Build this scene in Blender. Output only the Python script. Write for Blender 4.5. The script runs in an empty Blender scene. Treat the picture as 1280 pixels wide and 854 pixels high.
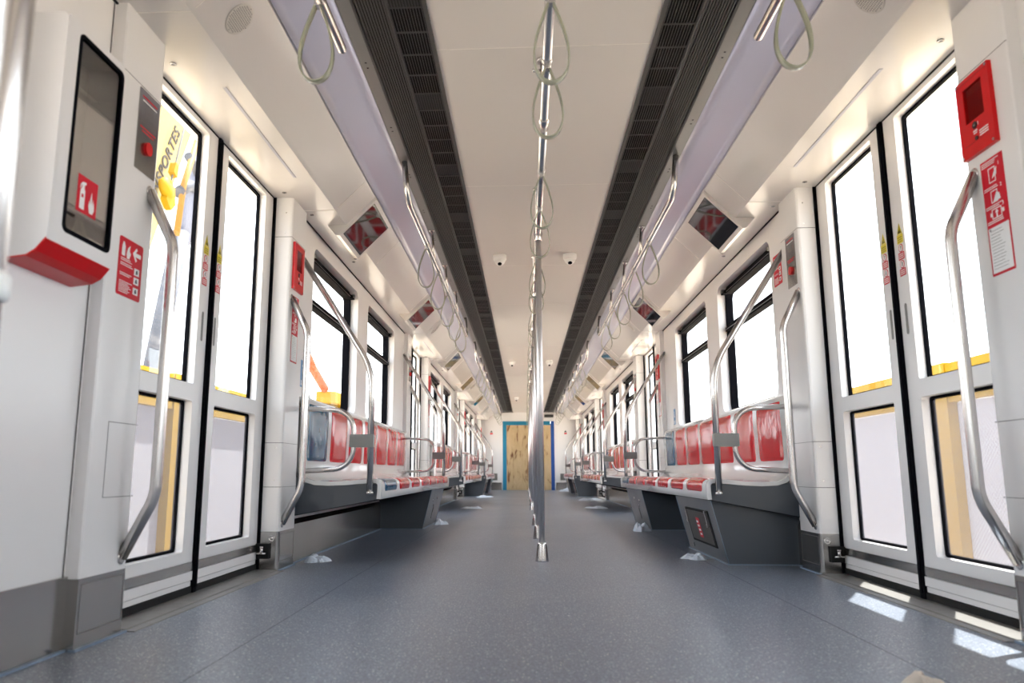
import bpy, bmesh, math, random
from mathutils import Vector, Matrix
random.seed(7)
PI = math.pi
C = bpy.context.scene.collection

# ------------------------------------------------------------------ materials
def principled(name, col, rough=.5, metal=0., coat=0., spec=.5, alpha=None, emis=None, estr=0.):
    m = bpy.data.materials.new(name); m.use_nodes = True
    b = m.node_tree.nodes['Principled BSDF']
    b.inputs['Base Color'].default_value = (*col, 1)
    b.inputs['Roughness'].default_value = rough
    b.inputs['Metallic'].default_value = metal
    b.inputs['Coat Weight'].default_value = coat
    b.inputs['Coat Roughness'].default_value = .05
    b.inputs['Specular IOR Level'].default_value = spec
    if emis:
        b.inputs['Emission Color'].default_value = (*emis, 1); b.inputs['Emission Strength'].default_value = estr
    return m
def nodes(m): return m.node_tree.nodes, m.node_tree.links
def add_noise_rough(m, scale=6., lo=.25, hi=.45, stretch=(1, 1, 1)):
    N, L = nodes(m); b = N['Principled BSDF']
    tc = N.new('ShaderNodeTexCoord'); mp = N.new('ShaderNodeMapping'); mp.inputs['Scale'].default_value = stretch
    n = N.new('ShaderNodeTexNoise'); n.inputs['Scale'].default_value = scale; n.inputs['Detail'].default_value = 4
    r = N.new('ShaderNodeMapRange'); r.inputs['To Min'].default_value = lo; r.inputs['To Max'].default_value = hi
    L.new(tc.outputs['Object'], mp.inputs['Vector']); L.new(mp.outputs['Vector'], n.inputs['Vector'])
    L.new(n.outputs['Fac'], r.inputs['Value']); L.new(r.outputs['Result'], b.inputs['Roughness'])
    return n
def add_noise_bump(m, scale, strength, dist=.002, stretch=(1, 1, 1)):
    N, L = nodes(m); b = N['Principled BSDF']
    tc = N.new('ShaderNodeTexCoord'); mp = N.new('ShaderNodeMapping'); mp.inputs['Scale'].default_value = stretch
    n = N.new('ShaderNodeTexNoise'); n.inputs['Scale'].default_value = scale; n.inputs['Detail'].default_value = 3
    bp = N.new('ShaderNodeBump'); bp.inputs['Strength'].default_value = strength; bp.inputs['Distance'].default_value = dist
    L.new(tc.outputs['Object'], mp.inputs['Vector']); L.new(mp.outputs['Vector'], n.inputs['Vector'])
    L.new(n.outputs['Fac'], bp.inputs['Height']); L.new(bp.outputs['Normal'], b.inputs['Normal'])

M = {}
M['white'] = principled('white_panel', (.80, .785, .78), .26)
M['ceil'] = principled('ceiling_panel', (.69, .65, .612), .42); add_noise_bump(M['ceil'], 2.5, .05, .01)
M['slope'] = principled('soffit_panel', (.73, .70, .67), .2); add_noise_bump(M['slope'], 2.2, .12, .02)
M['shell'] = principled('seat_shell_white', (.80, .79, .78), .14, coat=.5)
M['red'] = principled('seat_pad_red', (.56, .006, .014), .09, spec=.24); add_noise_bump(M['red'], 7, .22, .012)
M['blue'] = principled('seat_pad_blue', (.005, .085, .17), .09, spec=.18); add_noise_bump(M['blue'], 7, .22, .012)
M['grey'] = principled('dark_grey_laminate', (.075, .086, .102), .30); add_noise_rough(M['grey'], 5, .24, .36)
M['greyline'] = principled('pale_sealant', (.22, .29, .38), .5)
M['black'] = principled('black_rubber', (.005, .005, .007), .85, spec=.04)
M['void'] = principled('black_void', (.004, .004, .004), .9)
M['darkmetal'] = principled('dark_grille_metal', (.062, .061, .059), .5, metal=.1)
M['blindplate'] = principled('dark_blind_plate', (.030, .030, .029), .6)
M['alu'] = principled('grey_aluminium', (.20, .20, .195), .35, metal=.6)
M['steel'] = principled('brushed_steel', (.40, .385, .37), .2, metal=.95); add_noise_rough(M['steel'], 30, .17, .24, (1, 1, .12))
M['chrome'] = principled('satin_rail_steel', (.70, .675, .66), .24, metal=1.)
M['polesteel'] = principled('satin_pole_steel', (.78, .75, .74), .42, metal=1.)
M['strap'] = principled('strap_plastic', (.30, .31, .24), .25, coat=.3)
M['diff'] = principled('lavender_diffuser', (.54, .535, .66), .22, coat=.3)
M['line'] = principled('panel_gap', (.16, .15, .15), .8)
M['seamlight'] = principled('panel_joint_light', (.86, .82, .76), .5)
M['slot'] = principled('slot_grey', (.44, .44, .50), .5)
M['sill'] = principled('threshold_aluminium', (.21, .205, .195), .45, metal=.4); add_noise_rough(M['sill'], 20, .35, .55)
M['signred'] = principled('sign_red', (.58, .006, .022), .45, spec=.25)
M['alarmred'] = principled('alarm_red', (.62, .003, .006), .3, spec=.35)
M['deepred'] = principled('recess_red', (.42, .003, .005), .35)
M['signwhite'] = principled('sign_white', (.82, .82, .82), .4)
M['signblue'] = principled('sign_blue', (.05, .20, .42), .4)
M['signyellow'] = principled('sign_yellow', (.72, .58, .01), .4)
M['signblack'] = principled('sign_black', (.015, .015, .012), .4)
M['screen'] = principled('screen_glass', (.012, .012, .014), .04, spec=.9)
M['screenoff'] = M['screen']
M['camwhite'] = principled('camera_white', (.90, .90, .88), .3)
M['speaker'] = principled('speaker_grille', (.66, .62, .57), .7)
M['tape'] = principled('blue_masking_tape', (.010, .21, .36), .6)
M['tapedark'] = principled('dark_blue_masking_tape', (.010, .07, .30), .6)
M['hatchdark'] = principled('hatch_dark', (.022, .020, .020), .4)
M['floorseam'] = principled('floor_weld_seam', (.055, .065, .08), .5)
M['tissue'] = principled('tissue_blue_white', (.62, .69, .78), .8); add_noise_bump(M['tissue'], 40, .6, .01)
M['tissue2'] = principled('tissue_beige', (.62, .55, .48), .8); add_noise_bump(M['tissue2'], 40, .6, .01)
M['yellow'] = principled('barrier_yellow', (.42, .25, .006), .6, spec=.2)
M['craneyellow'] = principled('crane_yellow', (.24, .19, .075), .6, spec=.1)
M['hookyellow'] = principled('hook_yellow', (.26, .15, .004), .6, spec=.1)
M['craneorange'] = principled('crane_orange', (.22, .055, .02), .6, spec=.1)
M['hoseorange'] = principled('hose_orange', (.22, .12, .03), .6, spec=.1)
M['lettering'] = principled('lettering_brown', (.035, .03, .03), .6, spec=.1)
M['pipe'] = principled('lavender_pipe', (.14, .155, .21), .6, spec=.1)
M['mast'] = principled('mast_grey', (.07, .075, .09), .6, spec=.1)

def mix_diff_trans(name, col, tcol, f, rough=.5):
    m = bpy.data.materials.new(name); m.use_nodes = True; N, L = nodes(m); N.clear()
    o = N.new('ShaderNodeOutputMaterial'); d = N.new('ShaderNodeBsdfDiffuse'); t = N.new('ShaderNodeBsdfTranslucent')
    d.inputs['Color'].default_value = (*col, 1); t.inputs['Color'].default_value = (*tcol, 1)
    x = N.new('ShaderNodeMixShader'); x.inputs[0].default_value = f
    L.new(d.outputs[0], x.inputs[1]); L.new(t.outputs[0], x.inputs[2]); L.new(x.outputs[0], o.inputs[0]); return m
M['meshsheet'] = mix_diff_trans('white_mesh_sheet', (.88, .88, .90), (.50, .50, .54), .45)
# fine weave of the sheet: small square holes seen as slightly darker dots
N, L = nodes(M['meshsheet']); d = [n for n in N if n.type == 'BSDF_DIFFUSE'][0]
tc = N.new('ShaderNodeTexCoord'); bk = N.new('ShaderNodeTexChecker'); bk.inputs['Scale'].default_value = 70
bk.inputs['Color1'].default_value = (.56, .56, .59, 1); bk.inputs['Color2'].default_value = (.47, .47, .51, 1)
L.new(tc.outputs['Object'], bk.inputs['Vector']); L.new(bk.outputs['Color'], d.inputs['Color'])

def glass_mat(name, tint=(.97, .985, .98), refl=.08):
    m = bpy.data.materials.new(name); m.use_nodes = True; N, L = nodes(m); N.clear()
    o = N.new('ShaderNodeOutputMaterial'); t = N.new('ShaderNodeBsdfTransparent'); g = N.new('ShaderNodeBsdfGlossy')
    t.inputs['Color'].default_value = (*tint, 1); g.inputs['Roughness'].default_value = .02
    lw = N.new('ShaderNodeLayerWeight'); lw.inputs['Blend'].default_value = .5
    pw = N.new('ShaderNodeMath'); pw.operation = 'POWER'; pw.inputs[1].default_value = 5; L.new(lw.outputs['Facing'], pw.inputs[0])
    ma = N.new('ShaderNodeMath'); ma.operation = 'MULTIPLY_ADD'; ma.inputs[1].default_value = .7; ma.inputs[2].default_value = refl * .4; L.new(pw.outputs[0], ma.inputs[0])
    x = N.new('ShaderNodeMixShader'); L.new(ma.outputs[0], x.inputs[0])
    L.new(t.outputs[0], x.inputs[1]); L.new(g.outputs[0], x.inputs[2]); L.new(x.outputs[0], o.inputs[0]); return m
M['glass'] = glass_mat('window_glass')
M['cabglass'] = glass_mat('cabinet_glass', (.95, .94, .92), .55)
def film_mat():
    m = bpy.data.materials.new('perforated_white_film'); m.use_nodes = True; N, L = nodes(m); N.clear()
    o = N.new('ShaderNodeOutputMaterial'); t = N.new('ShaderNodeBsdfTransparent'); r = N.new('ShaderNodeBsdfTranslucent'); d = N.new('ShaderNodeBsdfDiffuse')
    t.inputs['Color'].default_value = (.97, .98, .98, 1); r.inputs['Color'].default_value = (.20, .20, .22, 1); d.inputs['Color'].default_value = (.5, .5, .54, 1)
    a = N.new('ShaderNodeMixShader'); a.inputs[0].default_value = .5; x = N.new('ShaderNodeMixShader')
    tc = N.new('ShaderNodeTexCoord'); ck = N.new('ShaderNodeTexChecker'); ck.inputs['Scale'].default_value = 110
    mr = N.new('ShaderNodeMapRange'); mr.inputs['To Min'].default_value = .26; mr.inputs['To Max'].default_value = .44
    L.new(tc.outputs['Object'], ck.inputs['Vector']); L.new(ck.outputs['Fac'], mr.inputs['Value']); L.new(mr.outputs['Result'], x.inputs[0])
    L.new(r.outputs[0], a.inputs[1]); L.new(d.outputs[0], a.inputs[2]); L.new(t.outputs[0], x.inputs[1]); L.new(a.outputs[0], x.inputs[2]); L.new(x.outputs[0], o.inputs[0]); return m
M['film'] = film_mat()
M['alarmglass'] = glass_mat('alarm_glass', (.80, .72, .72))

def floor_material():
    m = principled('speckled_vinyl', (.12, .135, .16), .3); N, L = nodes(m); b = N['Principled BSDF']
    tc = N.new('ShaderNodeTexCoord')
    big = N.new('ShaderNodeTexNoise'); big.inputs['Scale'].default_value = 1.3; big.inputs['Detail'].default_value = 4
    r0 = N.new('ShaderNodeValToRGB'); r0.color_ramp.elements[0].position = .3; r0.color_ramp.elements[1].position = .7
    r0.color_ramp.elements[0].color = (.108, .130, .172, 1); r0.color_ramp.elements[1].color = (.130, .153, .198, 1)
    mid = N.new('ShaderNodeTexNoise'); mid.inputs['Scale'].default_value = 120; mid.inputs['Detail'].default_value = 2
    r1 = N.new('ShaderNodeMapRange'); r1.inputs['From Min'].default_value = .3; r1.inputs['From Max'].default_value = .7
    r1.inputs['To Min'].default_value = .62; r1.inputs['To Max'].default_value = 1.38
    mul = N.new('ShaderNodeMixRGB'); mul.blend_type = 'MULTIPLY'; mul.inputs[0].default_value = 1
    L.new(tc.outputs['Object'], big.inputs['Vector']); L.new(tc.outputs['Object'], mid.inputs['Vector'])
    L.new(big.outputs['Fac'], r0.inputs['Fac']); L.new(mid.outputs['Fac'], r1.inputs['Value'])
    L.new(r0.outputs['Color'], mul.inputs[1]); L.new(r1.outputs['Result'], mul.inputs[2])
    prev = mul.outputs[0]
    for sc, th, col in ((150, .19, (.34, .38, .43)), (95, .14, (.46, .50, .55)), (85, .14, (.035, .04, .055)), (50, .075, (.72, .72, .68))):
        v = N.new('ShaderNodeTexVoronoi'); v.inputs['Scale'].default_value = sc; v.inputs['Randomness'].default_value = 1
        L.new(tc.outputs['Object'], v.inputs['Vector'])
        sep = N.new('ShaderNodeSeparateColor'); L.new(v.outputs['Color'], sep.inputs[0])
        lt = N.new('ShaderNodeMath'); lt.operation = 'LESS_THAN'; lt.inputs[1].default_value = th * 1.6
        L.new(v.outputs['Distance'], lt.inputs[0])
        pick = N.new('ShaderNodeMath'); pick.operation = 'GREATER_THAN'; pick.inputs[1].default_value = .55
        L.new(sep.outputs[0], pick.inputs[0])
        mm = N.new('ShaderNodeMath'); mm.operation = 'MULTIPLY'; L.new(lt.outputs[0], mm.inputs[0]); L.new(pick.outputs[0], mm.inputs[1])
        mx = N.new('ShaderNodeMixRGB'); mx.inputs[2].default_value = (*col, 1)
        L.new(mm.outputs[0], mx.inputs[0]); L.new(prev, mx.inputs[1]); prev = mx.outputs[0]
    L.new(prev, b.inputs['Base Color'])
    rr = N.new('ShaderNodeMapRange'); rr.inputs['To Min'].default_value = .28; rr.inputs['To Max'].default_value = .42
    L.new(big.outputs['Fac'], rr.inputs['Value']); L.new(rr.outputs['Result'], b.inputs['Roughness'])
    bp = N.new('ShaderNodeBump'); bp.inputs['Strength'].default_value = .12; bp.inputs['Distance'].default_value = .002
    L.new(mid.outputs['Fac'], bp.inputs['Height']); L.new(bp.outputs['Normal'], b.inputs['Normal'])
    return m
M['floor'] = floor_material()
def wood_material():
    m = principled('plywood', (.55, .40, .24), .6); N, L = nodes(m); b = N['Principled BSDF']
    tc = N.new('ShaderNodeTexCoord'); mp = N.new('ShaderNodeMapping'); mp.inputs['Scale'].default_value = (3.2, 1, .9)
    n = N.new('ShaderNodeTexNoise'); n.inputs['Scale'].default_value = 2.2; n.inputs['Detail'].default_value = 5; n.inputs['Distortion'].default_value = 1.2
    r = N.new('ShaderNodeValToRGB'); e = r.color_ramp.elements
    e[0].position = .34; e[0].color = (.16, .06, .02, 1); e[1].position = .44; e[1].color = (.50, .36, .19, 1)
    k = r.color_ramp.elements.new(.7); k.color = (.58, .43, .25, 1)
    L.new(tc.outputs['Object'], mp.inputs['Vector']); L.new(mp.outputs['Vector'], n.inputs['Vector'])
    L.new(n.outputs['Fac'], r.inputs['Fac']); L.new(r.outputs['Color'], b.inputs['Base Color']); return m
M['wood'] = wood_material()
def sand_material():
    m = principled('sandy_ground', (.55, .42, .28), .9); N, L = nodes(m); b = N['Principled BSDF']
    tc = N.new('ShaderNodeTexCoord'); n = N.new('ShaderNodeTexNoise'); n.inputs['Scale'].default_value = .4; n.inputs['Detail'].default_value = 6
    r = N.new('ShaderNodeValToRGB'); e = r.color_ramp.elements
    e[0].position = .3; e[0].color = (.56, .46, .36, 1); e[1].position = .7; e[1].color = (.66, .56, .45, 1)
    L.new(tc.outputs['Object'], n.inputs['Vector']); L.new(n.outputs['Fac'], r.inputs['Fac']); L.new(r.outputs['Color'], b.inputs['Base Color']); return m
M['sand'] = sand_material()

# ------------------------------------------------------------------ mesh builder
class MB:
    def __init__(s): s.v = []; s.f = []; s.m = []; s.sm = []
    def add(s, vs, fs, m=0, smooth=False):
        b = len(s.v); s.v += [tuple(v) for v in vs]
        for f in fs: s.f.append(tuple(b + i for i in f)); s.m.append(m); s.sm.append(smooth)
        return s
    def box(s, x0, x1, y0, y1, z0, z1, m=0):
        x0, x1 = sorted((x0, x1)); y0, y1 = sorted((y0, y1)); z0, z1 = sorted((z0, z1))
        v = [(x, y, z) for x in (x0, x1) for y in (y0, y1) for z in (z0, z1)]
        return s.add(v, [(0, 1, 3, 2), (4, 6, 7, 5), (0, 4, 5, 1), (2, 3, 7, 6), (0, 2, 6, 4), (1, 5, 7, 3)], m)
    def extr(s, prof, a0, a1, axis='y', m=0, smooth=False, side=1):
        """closed 2-D profile extruded along an axis. axis y: profile is (x,z), x multiplied by side"""
        n = len(prof); vs = []
        for a in (a0, a1):
            for p in prof:
                if axis == 'y': vs.append((p[0] * side, a, p[1]))
                elif axis == 'x': vs.append((a, p[0], p[1]))
                else: vs.append((p[0], p[1], a))
        s.add(vs, [(i, (i + 1) % n, n + (i + 1) % n, n + i) for i in range(n)], m, smooth)
        b = len(s.v) - 2 * n
        s.f += [tuple(b + i for i in range(n))[::-1], tuple(b + n + i for i in range(n))]; s.m += [m, m]; s.sm += [False, False]
        return s
    def strip(s, prof, y0, y1, side=1, th=.002, m=0, smooth=True):
        """open profile (x,z) swept along y, given a thickness along its normal (towards the aisle)"""
        n = len(prof); off = []
        for i in range(n):
            a = prof[max(i - 1, 0)]; b = prof[min(i + 1, n - 1)]
            dx, dz = b[0] - a[0], b[1] - a[1]; l = math.hypot(dx, dz) or 1
            off.append((prof[i][0] - dz / l * th, prof[i][1] + dx / l * th))
        return s.extr(list(prof) + off[::-1], y0, y1, 'y', m, smooth, side)
    def tube(s, pts, r, seg=14, cap=True, m=0, fillet=None, fseg=7):
        P = [Vector(p) for p in pts]
        if fillet:
            out = [P[0]]
            for i in range(1, len(P) - 1):
                fr = fillet[i - 1] if isinstance(fillet, (list, tuple)) else fillet
                a = (P[i - 1] - P[i]); b = (P[i + 1] - P[i]); la, lb = a.length, b.length; a.normalize(); b.normalize()
                ang = a.angle(b)
                if ang > PI - .01 or fr <= 0: out.append(P[i]); continue
                d = min(fr / math.tan(ang / 2), la * .49, lb * .49); rr = d * math.tan(ang / 2)
                cen = P[i] + (a + b).normalized() * (rr / math.sin(ang / 2))
                s0 = P[i] + a * d - cen; s1 = P[i] + b * d - cen
                tot = s0.angle(s1); ax = s0.cross(s1).normalized()
                for k in range(fseg + 1): out.append(cen + Matrix.Rotation(tot * k / fseg, 3, ax) @ s0)
            out.append(P[-1]); P = out
        n = len(P); t0 = (P[1] - P[0]).normalized()
        up = Vector((0, 0, 1)) if abs(t0.z) < .9 else Vector((1, 0, 0))
        nrm = (up - t0 * up.dot(t0)).normalized(); vs = []; prev = t0
        for i in range(n):
            t = (P[min(i + 1, n - 1)] - P[max(i - 1, 0)]).normalized()
            q = prev.rotation_difference(t); nrm = (q @ nrm); nrm = (nrm - t * nrm.dot(t)).normalized(); prev = t
            b = t.cross(nrm)
            for k in range(seg):
                a = 2 * PI * k / seg; vs.append(P[i] + (nrm * math.cos(a) + b * math.sin(a)) * r)
        fs = [(i * seg + k, i * seg + (k + 1) % seg, (i + 1) * seg + (k + 1) % seg, (i + 1) * seg + k) for i in range(n - 1) for k in range(seg)]
        s.add(vs, fs, m, True)
        if cap:
            b = len(s.v) - n * seg
            s.f += [tuple(b + k for k in range(seg))[::-1], tuple(b + (n - 1) * seg + k for k in range(seg))]; s.m += [m, m]; s.sm += [False, False]
        return s
    def lathe(s, prof, cen, axis=(0, 0, 1), seg=24, m=0, smooth=True):
        """profile of (radius, height) revolved about axis through cen"""
        ax = Vector(axis).normalized(); u = ax.orthogonal().normalized(); w = ax.cross(u); c = Vector(cen); vs = []
        for r, h in prof:
            for k in range(seg):
                a = 2 * PI * k / seg; vs.append(c + ax * h + (u * math.cos(a) + w * math.sin(a)) * max(r, 1e-5))
        n = len(prof)
        s.add(vs, [(i * seg + k, i * seg + (k + 1) % seg, (i + 1) * seg + (k + 1) % seg, (i + 1) * seg + k) for i in range(n - 1) for k in range(seg)], m, smooth)
        b = len(s.v) - n * seg
        s.f += [tuple(b + k for k in range(seg))[::-1], tuple(b + (n - 1) * seg + k for k in range(seg))]; s.m += [m, m]; s.sm += [False, False]
        return s
    def plate(s, frame, pts, th, m=0):
        """polygon pts (u,v) on a frame (origin, U, V), thickness along U x V"""
        o, U, V = [Vector(q) for q in frame]; W = U.cross(V).normalized() * th; n = len(pts)
        a = [o + U * p[0] + V * p[1] for p in pts]; vs = a + [q + W for q in a]
        s.add(vs, [(i, (i + 1) % n, n + (i + 1) % n, n + i) for i in range(n)], m)
        b = len(s.v) - 2 * n
        s.f += [tuple(b + i for i in range(n))[::-1], tuple(b + n + i for i in range(n))]; s.m += [m, m]; s.sm += [False, False]
        return s
    def ring(s, outer, inner, a0, a1, m=0, smooth_in=False):
        """frame between two loops of equal length in (y,z), extruded along x from a0 to a1"""
        n = len(outer); vs = [(a, p[0], p[1]) for a in (a0, a1) for lp in (outer, inner) for p in lp]
        fs = []
        for i in range(n):
            j = (i + 1) % n
            fs += [(i, j, n + j, n + i), (2 * n + i, 3 * n + i, 3 * n + j, 2 * n + j), (i, 2 * n + i, 2 * n + j, j)]
        s.add(vs, fs, m)
        b = len(s.v) - 4 * n
        for i in range(n):
            j = (i + 1) % n; s.f.append((b + n + i, b + n + j, b + 3 * n + j, b + 3 * n + i)); s.m.append(m); s.sm.append(smooth_in)
        return s
    def obj(s, name, mats, parent=None, loc=(0, 0, 0)):
        if not isinstance(mats, (list, tuple)): mats = [mats]
        me = bpy.data.meshes.new(name)
        L0 = Vector(loc) if parent is None else Vector(parent.get('_o', (0, 0, 0)))
        me.from_pydata([tuple(Vector(v) - L0) for v in s.v], [], s.f); me.update()
        for q in mats: me.materials.append(M[q] if isinstance(q, str) else q)
        for p, mi, sm in zip(me.polygons, s.m, s.sm): p.material_index = mi; p.use_smooth = sm
        bm = bmesh.new(); bm.from_mesh(me); bmesh.ops.recalc_face_normals(bm, faces=bm.faces); bm.to_mesh(me); bm.free()
        o = bpy.data.objects.new(name, me); C.objects.link(o)
        if parent is None: o.location = L0; o['_o'] = tuple(L0)
        else: o.parent = parent; o['_o'] = tuple(L0)
        return o

def rrect(y0, y1, z0, z1, r, seg=6, n=None):
    """rounded rectangle loop, counter-clockwise"""
    pts = []
    for cy, cz, a0 in ((y1 - r, z1 - r, 0), (y0 + r, z1 - r, PI / 2), (y0 + r, z0 + r, PI), (y1 - r, z0 + r, 3 * PI / 2)):
        for k in range(seg + 1):
            a = a0 + PI / 2 * k / seg; pts.append((cy + r * math.cos(a), cz + r * math.sin(a)))
    return pts
def sharp(y0, y1, z0, z1, seg=6):
    """same point count as rrect but pushed out onto the sharp rectangle"""
    pts = []
    for cy, cz, q in ((y1, z1, 0), (y0, z1, 1), (y0, z0, 2), (y1, z0, 3)):
        pts += [(cy, cz)] * (seg + 1)
    return pts
def ringplate(mb, Y0, Y1, Z0, Z1, y0, y1, z0, z1, r, x0, x1, m=0, seg=6):
    """rectangular plate Y0..Z1 with a rounded hole: quads + corner fans (no degenerate faces)"""
    hole = rrect(y0, y1, z0, z1, r, seg); n = len(hole); q = seg + 1
    cor = [(Y1, Z1), (Y0, Z1), (Y0, Z0), (Y1, Z0)]
    for x in (x0, x1):
        vs = [(x, a, b) for a, b in hole] + [(x, a, b) for a, b in cor]; fs = []
        for c in range(4):
            for k in range(seg): fs.append((c * q + k, c * q + k + 1, n + c))
            fs.append((c * q + seg, ((c + 1) % 4) * q, n + (c + 1) % 4, n + c))
        mb.add(vs, fs, m)
    vs = [(x, a, b) for x in (x0, x1) for a, b in hole]
    mb.add(vs, [(i, (i + 1) % n, n + (i + 1) % n, n + i) for i in range(n)], m)
    vs = [(x, a, b) for x in (x0, x1) for a, b in cor]
    mb.add(vs, [(i, (i + 1) % 4, 4 + (i + 1) % 4, 4 + i) for i in range(4)], m)

def empty(name, loc):
    o = bpy.data.objects.new(name, None); C.objects.link(o); o.location = loc; o['_o'] = tuple(loc); o.empty_display_size = .1
    return o
def tag(o, label, cat, group=None):
    o['label'] = label; o['category'] = cat
    if group: o['group'] = group
    return o
def struct(o): o['kind'] = 'structure'; return o
KIDS = {}
def copy_tree(o, delta, parent=None):
    c = o.copy(); C.objects.link(c)
    if parent is None: c.location = Vector(o.location) + Vector(delta)
    else: c.parent = parent
    for ch in list(o.children): copy_tree(ch, delta, c)
    return c

SIDE = {-1: 'extinguisher side', 1: 'sunlit side'}
BAY = ['nearest', 'middle', 'farthest']
ORD = ['first', 'second', 'third', 'fourth', 'fifth', 'sixth', 'seventh', 'eighth', 'ninth', 'tenth']
P = 6.0; YD = 3.222          # door pitch, centre of the first door
YEND = 22.34; YBACK = -7.9
WX = 1.415; PX = 1.373; DX = 1.485

# ------------------------------------------------------------------ floor
b = MB(); b.box(-1.56, 1.56, YBACK - .1, YEND + .1, -.12, 0)
struct(b.obj('floor', 'floor'))
n_trim = [0]
def trim(mb, mat, parent=None):
    n_trim[0] += 1
    return struct(mb.obj('trim_%d' % n_trim[0], mat))
b = MB()
for s in (-1, 1): b.box(s * .9238, s * .9262, YBACK, YEND, 0, .0006)
trim(b, 'floorseam')

# ------------------------------------------------------------------ walls with window holes
WIN = [(4.58, 5.87), (6.25, 7.56)]
WZ0, WZ1 = .95, 1.915
for s, nm in ((-1, 'left'), (1, 'right')):
    b = MB()
    for k in (-2, -1, 0, 1, 2):
        y0, y1 = YD + .98 + P * k, YD - .98 + P * (k + 1)
        if k == -2: y0 = YBACK
        m = (WIN[0][1] + WIN[1][0]) / 2 + P * k
        zb, zt = .60, 2.02
        b.box(s * WX, s * 1.53, y0, y1, 0, zb)
        for (a, c), (Y0, Y1) in zip(WIN, ((y0, m), (m, y1))):
            ringplate(b, Y0, Y1, zb, zt, a + P * k, c + P * k, WZ0, WZ1, .07, s * WX, s * 1.53)
    b.box(s * WX, s * 1.53, YD + .98 + 3 * P, YEND, 0, 2.02)
    struct(b.obj('wall_' + nm, 'white'))
    # outer skin above and below
    b = MB()
    b.box(s * 1.531, s * 1.56, YBACK, YEND, 2.02, 2.42)
    b.box(s * 1.531, s * 1.60, YBACK, YEND, 2.02, 2.055)
    b.box(s * 1.531, s * 1.56, YBACK, YEND, -.6, -.01)
    trim(b, 'white')
# end walls
b = MB(); b.box(-1.53, 1.53, YBACK - .06, YBACK, 0, 2.3); struct(b.obj('wall_back', 'white'))
b = MB()
for s in (-1, 1): b.box(s * .75, s * 1.53, YEND, YEND + .08, 0, 2.42)
b.box(-.75, .75, YEND, YEND + .08, 1.978, 2.42); struct(b.obj('wall_front', 'white'))
b = MB()
for s in (-1, 1):
    b.box(s * .79, s * 1.09, YEND - .012, YEND, .0, .215)
trim(b, 'steel')

# window assemblies
wn = [0]
def build_window(y0, y1, s):
    r = empty('window_%d' % (wn[0] + 1), (s * 1.50, (y0 + y1) / 2, WZ0))
    g = MB()
    x0, x1 = s * 1.475, s * 1.528
    out = rrect(y0 + .001, y1 - .001, WZ0 + .001, WZ1 - .001, .068); inn = rrect(y0 + .022, y1 - .022, WZ0 + .022, WZ1 - .052, .05)
    g.ring(out, inn, x0, x1); g.obj('gasket_frame', 'black', r)
    g = MB(); g.box(s * 1.470, s * 1.522, y0 + .02, y1 - .02, 1.575, 1.607); g.box(s * 1.464, s * 1.47, y0 + .01, y1 - .01, 1.570, 1.600); g.box(s * 1.4625, s * 1.464, y0 + .01, y1 - .01, 1.583, 1.588, 1)
    g.box(s * 1.484, s * 1.515, y0 + .022, y1 - .022, 1.612, 1.628)
    g.obj('transom_bar', ['black', 'alu'], r)
    g = MB(); g.box(s * 1.455, s * 1.50, y0 + .08, y1 - .08, WZ1 - .062, WZ1 - .030); g.box(s * 1.452, s * 1.455, y0 + .12, y1 - .12, WZ1 - .052, WZ1 - .049, 1)
    g.obj('hopper_bar', ['black', 'alu'], r)
    for yy in (y0 + .07, y1 - .07):
        g = MB(); g.box(s * 1.440, s * 1.48, yy - .045, yy + .045, WZ1 - .058, WZ1 - .038); g.box(s * 1.428, s * 1.462, yy - .018, yy + .018, WZ1 - .05, WZ1 - .028, 1)
        g.obj('latch', ['black', 'alu'], r)
    g = MB(); g.box(s * 1.512, s * 1.517, y0 + .01, y1 - .01, WZ0 + .01, 1.60); g.obj('lower_pane', 'glass', r)
    g = MB(); g.box(s * 1.508, s * 1.513, y0 + .01, y1 - .01, 1.60, WZ1 - .01); g.obj('hopper_pane', 'glass', r)
    return r
for s in (-1, 1):
    for i, (a, c) in enumerate(WIN):
        proto = None
        for k in (-2, -1, 0, 1, 2):
            if proto is None: proto = build_window(a - 2 * P, c - 2 * P, s); o = proto
            else: o = copy_tree(proto, (0, P * (k + 2), 0))
            wn[0] += 1; o.name = 'window_%d' % wn[0]; struct(o)

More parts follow.
